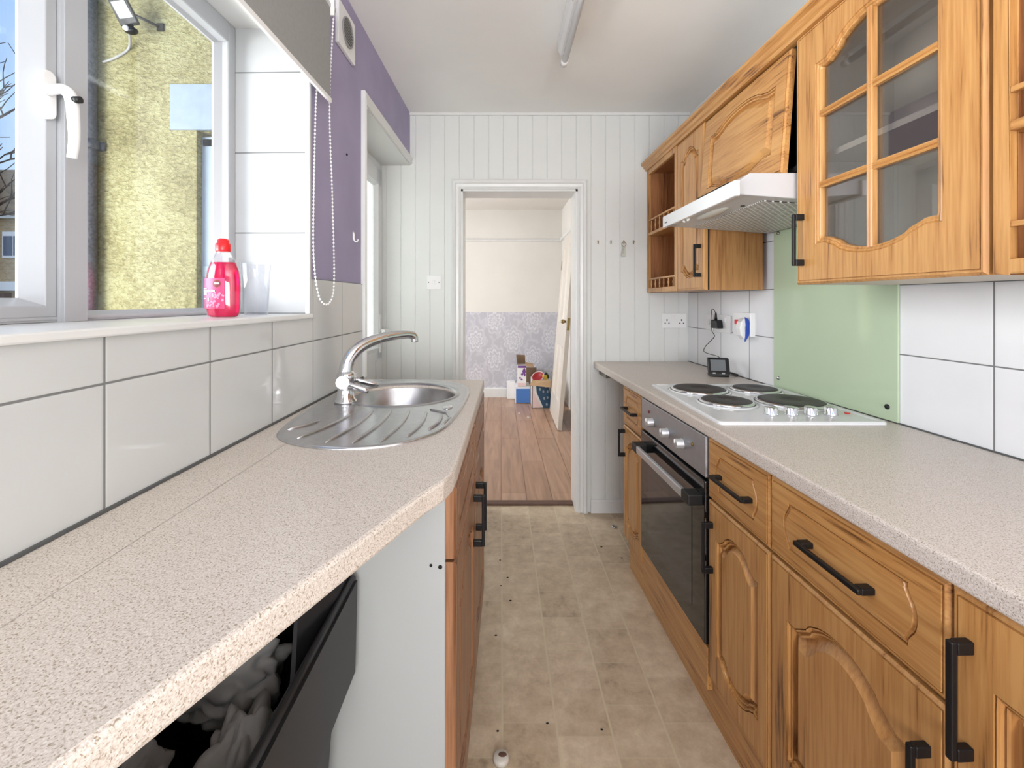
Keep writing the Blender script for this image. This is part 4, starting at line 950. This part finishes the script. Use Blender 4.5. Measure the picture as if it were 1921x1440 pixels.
# oven
y0, y1 = 1.346, 1.898
ov = thing('built_in_oven', 'built-in electric oven with steel control panel and black glass door', 'oven', (.95, 1.62, .23), AR)
part(MB().box(FR + .012, 1.22, y0 + .004, y1 - .004, .235, .868), 'oven_body', M_blackpl, ov)
part(MB().box(FR - .004, FR + .014, y0, y1, .742, .868), 'control_panel', M_steel_panel, ov, bevel=.003)
od = part(MB().box(FR - .006, FR + .012, y0, y1, .236, .732), 'oven_door', M_ovenglass, ov, bevel=.004)
part(MB().box(FR - .0075, FR - .0055, y0 + .085, y1 - .085, .30, .62), 'inner_window', plain('oven_inner_window', C(44, 46, 50), .05, spec=.8), od)
part(MB().box(FR - .050, FR - .036, y0 + .03, y1 - .03, .655, .682), 'handle_bar', M_silver, od, bevel=.003)
part(MB().box(FR - .052, FR - .004, y0 + .012, y0 + .065, .652, .686), 'handle_end', M_blackpl, od, bevel=.004)
part(MB().box(FR - .052, FR - .004, y1 - .065, y1 - .012, .652, .686), 'handle_end', M_blackpl, od, bevel=.004)
for yy in (1.770, 1.626, 1.502):
    k = part(MB().lathe([(.0185, .0), (.0185, .004), (.0165, .006), (.0165, .026), (.015, .028), (.0, .028)], (FR - .004, yy, .797), 28, axis=(-1, 0, 0)), 'oven_knob', M_silver, ov)
    part(MB().box(FR - .0345, FR - .031, yy - .002, yy + .002, .800, .812), 'pointer', M_white, k)
for yy, zz, mm in ((1.810, .828, M_labeldark), (1.430, .818, M_brass)):
    part(MB().cyl((FR - .003, yy, zz), (FR - .008, yy, zz), .0055), 'indicator_lamp', mm, ov)
# hob (square to the room)
hz = RW
hob = thing('electric_hob', 'white four plate electric hob set into the long worktop', 'hob', (.895, 1.643, hz))
def rrect(x0, x1, y0, y1, r, n=6):
    P = []
    for cx, cy, a0 in ((x1 - r, y0 + r, -90), (x1 - r, y1 - r, 0), (x0 + r, y1 - r, 90), (x0 + r, y0 + r, 180)):
        for i in range(n + 1):
            t = math.radians(a0 + 90 * i / n); P.append((cx + r * math.cos(t), cy + r * math.sin(t)))
    return P
L = rrect(.645, 1.147, 1.336, 1.950, .018)
b = MB().rings([(L, hz + .0003), (L, hz + .006), (inset(L, .004), hz + .0095), (inset(L, .016), hz + .0095), (inset(L, .022), hz + .0065)], ident)
part(b, 'hob_top', M_enamel, hob)
for px, py, r in ((.792, 1.812, .104), (1.018, 1.818, .088), (.795, 1.598, .088), (1.018, 1.592, .110)):
    hp = part(MB().lathe([(r - .006, .0), (r - .006, .010), (r - .014, .0125), (.034, .0125), (.030, .011), (.026, .010), (.0, .010)], (px, py, hz + .0075), 48), 'hotplate', M_plate, hob)
    part(MB().lathe([(r + .014, -.001), (r + .006, .003), (r + .004, .0035), (r + .013, -.001)], (px, py, hz + .0075), 48, closed=True), 'pressed_ring', M_enamel, hp)
    part(MB().lathe([(r + .003, .0), (r + .001, .008), (r - .004, .0105), (r - .007, .0105), (r - .006, .0)], (px, py, hz + .0075), 48, closed=True), 'trim_ring', M_chrome, hp)
for px in (.853, .916, .979, 1.042):
    k = part(MB().lathe([(.0195, 0), (.020, .003), (.0185, .006), (.0185, .024), (.017, .026), (.0, .026)], (px, 1.432, hz + .0065), 28), 'hob_knob', M_chrome, hob)
part(MB().cyl((1.108, 1.45, hz + .0065), (1.108, 1.45, hz + .009), .008), 'indicator_lamp', M_red, hob)
# splash panel
spl = thing('glass_splashback', 'pale green glass splashback behind the hob', 'splashback', (RX - .012, 1.59, RW + .003), AR)
part(B(RX - .0145, RX - .008, 1.301, 1.877, RW + .003, 1.60), 'glass_panel', M_greenglass, spl, bevel=.001)
for yy, zz in ((1.845, .955), (1.335, .955), (1.845, 1.56)):
    part(MB().lathe([(.008, 0), (.008, .003), (.005, .006), (.0, .006)], (RX - .0145, yy, zz), 16, axis=(-1, 0, 0)), 'fixing_cap', M_black if yy < 1.5 else M_steel, spl)

# ------------------------------------------------------------------ wall units (square to the end wall)
UX, UZ0, UZ1 = .88, 1.326, 2.058
mkU = lambda u, v, w_: (UX - w_, u, v)
def wx(y): return 1.240 - .0405 * y - .012
def shell(b, y0, y1, z0, z1, front=.02, t=.016):
    X1 = wx(y1); x0 = UX + front
    b.box(x0, X1, y0, y0 + t, z0, z1).box(x0, X1, y1 - t, y1, z0, z1).box(x0, X1, y0 + t, y1 - t, z0, z0 + t).box(x0, X1, y0 + t, y1 - t, z1 - t, z1).box(X1 - .006, X1, y0 + t, y1 - t, z0 + t, z1 - t)
    return b
def baluster(b, x, y, z0, z1):
    h = z1 - z0; b.lathe([(.0035, 0), (.0045, .1 * h), (.0028, .25 * h), (.0055, .45 * h), (.0055, .55 * h), (.0028, .75 * h), (.0045, .9 * h), (.0035, h)], (x, y, z0), 10)
def shelf_unit(y0, y1, zs, label, rails, n):
    t = thing('open_shelf_unit', label, 'shelf unit', (1.0, (y0 + y1) / 2, UZ0), 0, 'oak open shelf wall units')
    part(shell(MB(), y0, y1, UZ0, UZ1, .018), 'carcass', oak_in, t)
    part(MB().box(UX, UX + .018, y0, y0 + .026, UZ0, UZ1).box(UX, UX + .018, y1 - .026, y1, UZ0, UZ1).box(UX, UX + .018, y0 + .026, y1 - .026, UZ0, UZ0 + .026).box(UX, UX + .018, y0 + .026, y1 - .026, UZ1 - .03, UZ1), 'face_frame', oak_z, t, bevel=.003)
    part(MB().box(UX + .002, wx(y1) - .008, y0 + .017, y1 - .017, zs - .010, zs + .008), 'shelf', oak_y, t, bevel=.003)
    for z0, z1 in rails:
        r = part(MB().box(UX + .002, UX + .014, y0 + .026, y1 - .026, z1 - .005, z1 + .005), 'gallery_rail', oak_y, t, bevel=.002)
        for i in range(n):
            q = MB(); baluster(q, UX + .008, y0 + .026 + (y1 - y0 - .052) * (i + .5) / n, z0, z1 - .004); part(q, 'spindle', oak_z, r)
    return t
shelf_unit(2.273, 2.735, 1.675, 'open oak shelf wall unit in the far corner with two spindle rails', ((1.352, 1.405), (1.683, 1.755)), 6)
shelf_unit(.27, .812, 1.583, 'open oak shelf wall unit nearest the viewer, beside the glazed cupboard', ((1.352, 1.412), (1.591, 1.645)), 6)
tag(MB().sphere((UX + .06, 2.36, 1.352), .010, (1.4, 1, .9), 10, 6).build('loose_stopper', M_white), 'small white object on the bottom shelf of the far shelf unit', 'trinket')
# narrow door unit
t = thing('wall_cupboard', 'narrow oak wall cupboard with one arched panel door beside the hood', 'wall cupboard', (1.0, 2.12, UZ0), 0, 'oak wall cupboards')
part(MB().box(UX + .02, wx(2.27), 1.967, 2.269, UZ0, UZ1), 'carcass', oak_side, t)
part(MB().box(UX + .019, UX + .024, 1.966, 1.9685, UZ0, UZ1), 'edge_strip', M_darkvoid, t)
d = part(slab_door(1.970, 2.267, UZ0, UZ1 - .004, mkU, .019, .10, .09, .050, top=.042, bot=.034, field=.028), 'door', oak_z, t)
part(bar_handle(mkU, (2.000, 1.455), .145, True), 'handle', M_black, d, bevel=.002)
# bridging unit with lift-up flap over the hood
t = thing('hood_cupboard', 'short oak cupboard over the cooker hood with its flap door hanging slightly open', 'wall cupboard', (1.0, 1.665, 1.673), 0, 'oak wall cupboards')
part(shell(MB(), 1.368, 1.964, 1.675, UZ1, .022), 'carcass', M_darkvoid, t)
ft = .075
def mkF(u, v, w_):
    dv = 2.05 - v; return (UX + .004 - math.sin(ft) * dv - math.cos(ft) * w_, u, 2.05 - math.cos(ft) * dv + math.sin(ft) * w_)
part(slab_door(1.385, 1.962, 1.669, 2.05, mkF, .020, .085, .075, .062, top=.036, bot=.032, field=.034), 'flap_door', oak_y, t)
# glazed unit
t = thing('glazed_cupboard', 'oak wall cupboard with a six pane glazed door', 'wall cupboard', (1.0, 1.09, UZ0), 0, 'oak wall cupboards')
part(shell(MB(), .822, 1.362, UZ0, UZ1, .021), 'carcass', plain('cupboard_lining', C(206, 198, 184), .6), t)
part(MB().box(UX + .06, wx(1.36) - .01, .84, 1.345, 1.690, 1.706), 'shelf', plain('cupboard_shelf', C(214, 206, 192), .5), t)
gy0, gy1, gz0, gz1 = .822, 1.352, UZ0, UZ1 - .002
e = .006
outer_ = rect(gy0, gy1, gz0, gz1); inn = rect(gy0 + e, gy1 - e, gz0 + e, gz1 - e)
HL = outline(gy0 + .082, gy1 - .082, gz0 + .112, gz1 - .115, top=.055, bot=.042, n=56)
b = MB()
b.add([mkU(*p, -.020) for p in outer_] + [mkU(*p, -e) for p in outer_] + [mkU(*p, 0) for p in inn],
      [(i, (i + 1) % 4, 4 + (i + 1) % 4, 4 + i) for i in range(4)] + [(4 + i, 4 + (i + 1) % 4, 8 + (i + 1) % 4, 8 + i) for i in range(4)])
g_ = lambda d: rect(gy0 + d, gy1 - d, gz0 + d, gz1 - d)
b.rings([(inn, 0), (g_(.0095), -.0002), (g_(.0100), -.0045), (g_(.0116), -.0045), (g_(.0122), 0)], mkU, cap=False)
b.filled([g_(.0122), HL], mkU, 0, 0, True, False, False)
prof = [(0, 0), (.001, -.003), (.004, -.001), (.007, -.002), (.009, -.005), (.012, -.004), (.015, -.006), (.016, -.010), (.016, -.020)]
b.rings([(inset(HL, d_), h) for d_, h in prof], mkU, cap=False)
b.filled([outer_, inset(HL, .016)], mkU, 0, -.020, True, False, False)
gd = part(b, 'door', oak_z, t)
gi = inset(HL, .0165)
cy = (gy0 + gy1) / 2
b = MB()
def mun(b, pts_, hw):
    pass
vb, vt_ = gz0 + .112 - .03, gz1 - .115 + .043
b.prism([(UX + .016, cy - .009), (UX + .004, cy - .009), (UX + .0015, cy - .005), (UX + .004, cy - .002), (UX + .001, cy), (UX + .004, cy + .002), (UX + .0015, cy + .005), (UX + .004, cy + .009), (UX + .016, cy + .009)], 'xy', vb, vt_)
part(b, 'upright_glazing_bar', oak_z, gd)
for z_ in (1.600, 1.797):
    pr = [(UX + .015, z_ - .009), (UX + .005, z_ - .009), (UX + .0025, z_ - .005), (UX + .005, z_ - .002), (UX + .002, z_), (UX + .005, z_ + .002), (UX + .0025, z_ + .005), (UX + .005, z_ + .009), (UX + .015, z_ + .009)]
    part(MB().prism(pr, 'xz', gy0 + .095, gy1 - .095), 'cross_glazing_bar', oak_y, gd)
part(MB().box(UX + .0155, UX + .0185, gy0 + .09, gy1 - .09, gz0 + .068, gz1 - .06), 'glass', M_cabglass, gd)
part(bar_handle(mkU, (1.320, 1.455), .150, True), 'handle', M_black, gd, bevel=.002)
# cornice
pr = [(UX + .03, UZ1 - .001), (UX - .006, UZ1 - .001), (UX - .010, UZ1 + .010), (UX - .018, UZ1 + .014), (UX - .022, UZ1 + .026), (UX - .034, UZ1 + .032), (UX - .036, UZ1 + .044), (UX + .03, UZ1 + .044)]
tag(MB().prism(pr, 'xz', .22, 2.738).build('cornice', oak_y), 'moulded oak cornice along the top of the wall units', 'cornice')

# ------------------------------------------------------------------ cooker hood
hd = thing('cooker_hood', 'white cooker hood with slotted filter under the flap cupboard', 'cooker hood', (.93, 1.645, 1.565))
part(MB().prism([(.712, 1.599), (.712, 1.636), (.750, 1.664), (1.150, 1.664), (1.150, 1.567)], 'xz', 1.364, 1.955), 'hood_body', M_hoodw, hd, bevel=.003)
part(MB().prism([(.698, 1.592), (.698, 1.640), (.714, 1.640), (.714, 1.592)], 'xz', 1.352, 1.958), 'visor', M_enamel, hd, bevel=.003)
def under(x): return 1.599 - (x - .712) * (.032 / .446)
def uslab(b, x0, x1, y0, y1, dz): return b.hexa([(x0, y0, under(x0) - dz), (x1, y0, under(x1) - dz), (x1, y1, under(x1) - dz), (x0, y1, under(x0) - dz), (x0, y0, under(x0) + .002), (x1, y0, under(x1) + .002), (x1, y1, under(x1) + .002), (x0, y1, under(x0) + .002)])
part(uslab(MB(), .815, 1.13, 1.41, 1.91, .003), 'filter', M_filter, hd)
part(MB().sphere((.768, 1.655, under(.768) + .002), .10, (.24, 1.2, .14), 24, 10), 'lamp_cover', plain('lamp_cover_plastic', C(190, 186, 176), .2), hd)
for yy in (1.80, 1.765): part(MB().sphere((.728, yy, under(.728) - .003), .007), 'push_button', M_white, hd)
part(MB().cyl((.80, 1.50, under(.8) - .002), (.80, 1.50, under(.8) + .001), .007), 'catch', M_blackpl, hd)
part(MB().box(.6965, .6985, 1.905, 1.93, 1.606, 1.611), 'maker_mark', plain('grey_mark', C(110, 110, 112), .5), hd)
part(MB().box(.745, .82, 1.48, 1.72, 1.655, 1.667), 'top_slot', M_darkvoid, hd)

# ------------------------------------------------------------------ switches and sockets
def plate(name, label, cat, x0, x1, z0, z1, group=None):
    t = thing(name, label, cat, ((x0 + x1) / 2, YB, z0), 0, group)
    part(MB().box(x0, x1, YB - .010, YB + .001, z0, z1), 'face_plate', M_white, t, bevel=.002); return t
t = plate('light_switch', 'white single light switch on the panelling left of the doorway', 'light switch', -.448, -.362, 1.345, 1.430)
part(MB().hexa([(-.412, YB - .012, 1.375), (-.398, YB - .012, 1.375), (-.398, YB - .0095, 1.375), (-.412, YB - .0095, 1.375), (-.412, YB - .016, 1.400), (-.398, YB - .016, 1.400), (-.398, YB - .0095, 1.400), (-.412, YB - .0095, 1.400)]), 'rocker', M_white, t, bevel=.001)
for x_ in (-.436, -.374): part(MB().cyl((x_, YB - .0095, 1.3875), (x_, YB - .0112, 1.3875), .003), 'screw', M_blackpl, t)
t = plate('double_socket', 'white double plug socket on the panelling above the far end of the worktop', 'socket', .970, 1.118, 1.113, 1.202)
for cx in (1.000, 1.088):
    part(MB().box(cx - .0035, cx + .0035, YB - .0112, YB - .0095, 1.156, 1.166).box(cx - .015, cx - .008, YB - .0112, YB - .0095, 1.139, 1.145).box(cx + .008, cx + .015, YB - .0112, YB - .0095, 1.139, 1.145), 'pin_holes', M_darkvoid, t)
for cx in (1.034, 1.053): part(MB().box(cx - .008, cx + .008, YB - .0125, YB - .0095, 1.166, 1.190), 'rocker', M_white, t, bevel=.001)
RT = RX - .007
def rplate(name, label, cat, y0, y1, z0, z1, d=.009):
    t = thing(name, label, cat, (RT, (y0 + y1) / 2, z0), AR)
    part(MB().box(RT - d, RT + .001, y0, y1, z0, z1), 'face_plate', M_white, t, bevel=.002); return t
t = rplate('fused_switch', 'white narrow switch plate on the tiles nearest the end wall', 'switch', 2.385, 2.462, 1.118, 1.204)
part(MB().box(RT - .013, RT - .008, 2.413, 2.434, 1.148, 1.176), 'rocker', M_white, t, bevel=.001)
t = rplate('plug_socket', 'white plug socket on the tiles with the black charger in it', 'socket', 2.215, 2.372, 1.112, 1.204)
part(MB().box(RT - .013, RT - .008, 2.255, 2.27, 1.17, 1.192), 'rocker', M_white, t, bevel=.001)
ch = thing('charger_plug', 'black charger plug in the tiled wall socket', 'plug', (RT - .03, 2.30, 1.135), AR)
part(MB().prism([(2.275, 1.135), (2.345, 1.135), (2.335, 1.178), (2.285, 1.178)], 'yz', RT - .045, RT - .0085), 'plug_body', M_blackpl, ch, bevel=.005)
part(MB().cyl((RT - .030, 2.312, 1.176), (RT - .030, 2.312, 1.215), .008, .004), 'strain_relief', M_blackpl, ch)
mx_, my_ = 1.055, 2.205          # energy monitor position (world)
v = rotz(-AR, (mx_, my_, 0))
pts = spline([(RT - .030, 2.312, 1.212), (RT - .034, 2.330, 1.232), (RT - .032, 2.352, 1.225), (RT - .028, 2.366, 1.170), (RT - .030, 2.352, 1.118), (RT - .028, 2.330, 1.092), (RT - .040, 2.355, 1.060), (RT - .060, 2.368, 1.030), (RT - .08, 2.330, 1.008), (v.x + .035, v.y + .06, .998), (v.x + .015, v.y + .025, .985)], 7)
tag(MB().tube(pts, .0018, 6).build('charger_cable', M_blackpl, ang=AR), 'thin black cable from the charger plug down to the energy monitor', 'cable')
t = rplate('cooker_switch', 'white square cooker switch with a red rocker on the tiles', 'switch', 2.02, 2.165, 1.112, 1.222, .022)
part(MB().box(RT - .028, RT - .021, 2.118, 2.142, 1.165, 1.188), 'red_rocker', M_red, t, bevel=.001)
af = thing('plug_in_air_freshener', 'white and blue curved air freshener hanging from the cooker switch', 'air freshener', (RT - .05, 2.055, 1.09), AR)
b = MB().prism([(RT - .024, 1.200), (RT - .040, 1.198), (RT - .056, 1.180), (RT - .063, 1.150), (RT - .056, 1.118), (RT - .040, 1.098), (RT - .032, 1.108), (RT - .036, 1.15), (RT - .026, 1.19)], 'xz', 2.035, 2.075)
part(b, 'body', M_white, af, bevel=.005)
part(MB().prism([(RT - .040, 1.202), (RT - .026, 1.192), (RT - .018, 1.160), (RT - .024, 1.120), (RT - .041, 1.090), (RT - .034, 1.15)], 'xz', 2.027, 2.037), 'blue_side', M_blue, af)
# energy monitor
em = thing('energy_monitor', 'small black energy monitor with a grey screen on the long worktop', 'energy monitor', (mx_, my_, RW))
q = Matrix.Rotation(math.radians(-14), 3, 'Z')
def mk_em(x, y, z): return Vector((mx_, my_, RW)) + q @ Vector((x, y + z * .45, z))
def embox(x0, x1, y0, y1, z0, z1): return MB().add([mk_em(x, y, z) for x in (x0, x1) for y in (y0, y1) for z in (z0, z1)], CUBE)
part(embox(-.048, .048, -.045, -.020, .012, .088), 'monitor_case', M_blackpl, em, bevel=.005)
part(embox(-.036, .030, -.0465, -.0448, .030, .080), 'screen', plain('monitor_screen', C(120, 124, 128), .15), em)
b = embox(-.030, -.018, -.047, -.0448, .016, .022); c_ = embox(.010, .024, -.047, -.0448, .016, .022); b.add(c_.v, c_.f)
part(b, 'buttons', M_silver, em)
part(MB().add([Vector((mx_, my_, RW)) + q @ Vector(p) for p in [(-.04, -.035, .0005), (-.04, -.035, .012), (-.04, .04, .0005), (-.04, .04, .012), (.045, -.035, .0005), (.045, -.035, .012), (.045, .04, .0005), (.045, .04, .012)]], CUBE), 'stand', M_blackpl, em, bevel=.004)
pts = [Vector((mx_ + .075 + .018 * math.cos(a), my_ + .0 + .022 * math.sin(a), RW + .006 + .010 * math.sin(a * .5))) for a in [i * math.pi / 8 for i in range(33)]]
tag(MB().tube(pts, .003, 6).build('coiled_cable', M_blackpl), 'coiled black cable on the worktop behind the energy monitor', 'cable')

# cup hooks and keyring on the panelling
for i, (x_, lab) in enumerate(((.583, 'brass cup hook nearest the doorway on the panelling'), (.661, 'brass cup hook second from the doorway on the panelling'), (.738, 'brass cup hook holding the keyring'), (.797, 'brass cup hook nearest the wall units, right of the keyring'))):
    z_ = 1.634
    pts = [(x_, YB + .001, z_ + .006), (x_, YB - .010, z_ + .005)] + [(x_, YB - .016 - .009 * math.sin(a), z_ - .004 + .009 * math.cos(a)) for a in [i_ * math.pi / 6 for i_ in range(0, 8)]]
    tag(MB().tube(pts, .0022, 8).build('cup_hook', M_brass), lab, 'hook', 'cup hooks on the panelling')
kr = thing('keyring', 'small key bunch with a pale fob hanging from a hook on the panelling', 'keys', (.738, YB - .02, 1.54))
part(MB().tube([(.738 + .013 * math.cos(a), YB - .020, 1.616 + .013 * math.sin(a)) for a in [i_ * math.pi / 12 for i_ in range(24)]], .0018, 6, closed=True), 'split_ring', M_brass, kr)
part(MB().hexa([(.722, YB - .022, 1.545), (.752, YB - .022, 1.545), (.752, YB - .014, 1.545), (.722, YB - .014, 1.545), (.731, YB - .022, 1.602), (.748, YB - .022, 1.602), (.748, YB - .014, 1.602), (.731, YB - .014, 1.602)]), 'fob', plain('pale_fob', C(200, 204, 192), .4), kr, bevel=.002)
part(MB().hexa([(.724, YB - .026, 1.555), (.730, YB - .026, 1.555), (.730, YB - .023, 1.555), (.724, YB - .023, 1.555), (.735, YB - .026, 1.602), (.742, YB - .026, 1.602), (.742, YB - .023, 1.602), (.735, YB - .023, 1.602)]), 'key', M_steel, kr)

# ------------------------------------------------------------------ strip light
sl = thing('fluorescent_batten', 'white fluorescent strip light on the ceiling', 'ceiling light', (.275, 1.4, 2.31))
part(MB().prism([(.247, CZ), (.252, 2.372), (.262, 2.352), (.292, 2.352), (.302, 2.372), (.307, CZ)], 'xz', .78, 1.99), 'batten_body', M_white, sl)
part(MB().cyl((.277, .80, 2.322), (.277, 1.965, 2.322), .0135), 'tube', plain('unlit_tube_glass', C(236, 238, 242), .15), sl)
for ya, yb in ((1.965, 2.005), (.765, .80)):
    part(MB().cyl((.277, ya, 2.322), (.277, yb, 2.322), .0145).box(.268, .286, min(ya, yb), min(ya, yb) + .02, 2.322, 2.354), 'end_cap', M_white, sl)
part(MB().cyl((.258, 1.62, 2.3585), (.256, 1.62, 2.354), .003), 'screw', M_blackpl, sl)

# ------------------------------------------------------------------ bits on the lino
random.seed(3)
CR = [(1.00, 0), ]
spots = [((-.005, 2.23), 'dark crumb furthest back beside the sink cabinet'), ((.03, 2.09), 'dark crumb on the lino, second back beside the sink cabinet'), ((-.0, 2.03), 'dark crumb on the lino, third back beside the sink cabinet'), ((.04, 1.93), 'dark crumb on the lino, fourth back beside the sink cabinet'),
         ((-.02, 1.73), 'lone dark crumb on the lino level with the middle of the sink cabinet'), ((-.01, 1.345), 'dark crumb just behind the crushed bottle top'), ((.30, 1.35), 'dark crumb on the near lino, closest to the right cabinets'), ((.52, 2.35), 'dark crumb on the lino nearest the far oak cabinet door, left one'), ((.6, 2.25), 'dark crumb on the lino right beside the far end of the plinth'), ((.14, 1.37), 'dark crumb on the near lino in the middle of the aisle')]
for i, ((x_, y_), lab) in enumerate(spots):
    tag(MB().sphere((x_, y_, .002), random.uniform(.0026, .0042), (1.6, 1, .5), 8, 5).build('dirt_crumb', M_darkvoid), lab, 'crumb', 'crumbs on the lino')
tag(MB().lathe([(.009, 0), (.0155, 0), (.0165, .002), (.0155, .004), (.009, .004)], (.69 - .05, 2.56, .0005), 20, closed=True).build('ring_pull', M_steel), 'small metal ring on the lino by the far cabinet', 'ring')
bt = thing('bottle_top', 'crushed white bottle top on the lino in the foreground', 'bottle top', (0.0, 1.262, 0))
part(MB().lathe([(.0, .014), (.018, .014), (.022, .010), (.023, .0005), (.021, .0005), (.0195, .010), (.0, .0115)], (.0, 1.262, 0), 20), 'cap_shell', plain('pale_cap', C(206, 200, 190), .4), bt)
part(MB().lathe([(.0, .0152), (.010, .0148), (.011, .014)], (.004, 1.264, 0), 14, sx=1.1, sy=.7), 'dirt_mark', M_threshold, bt)
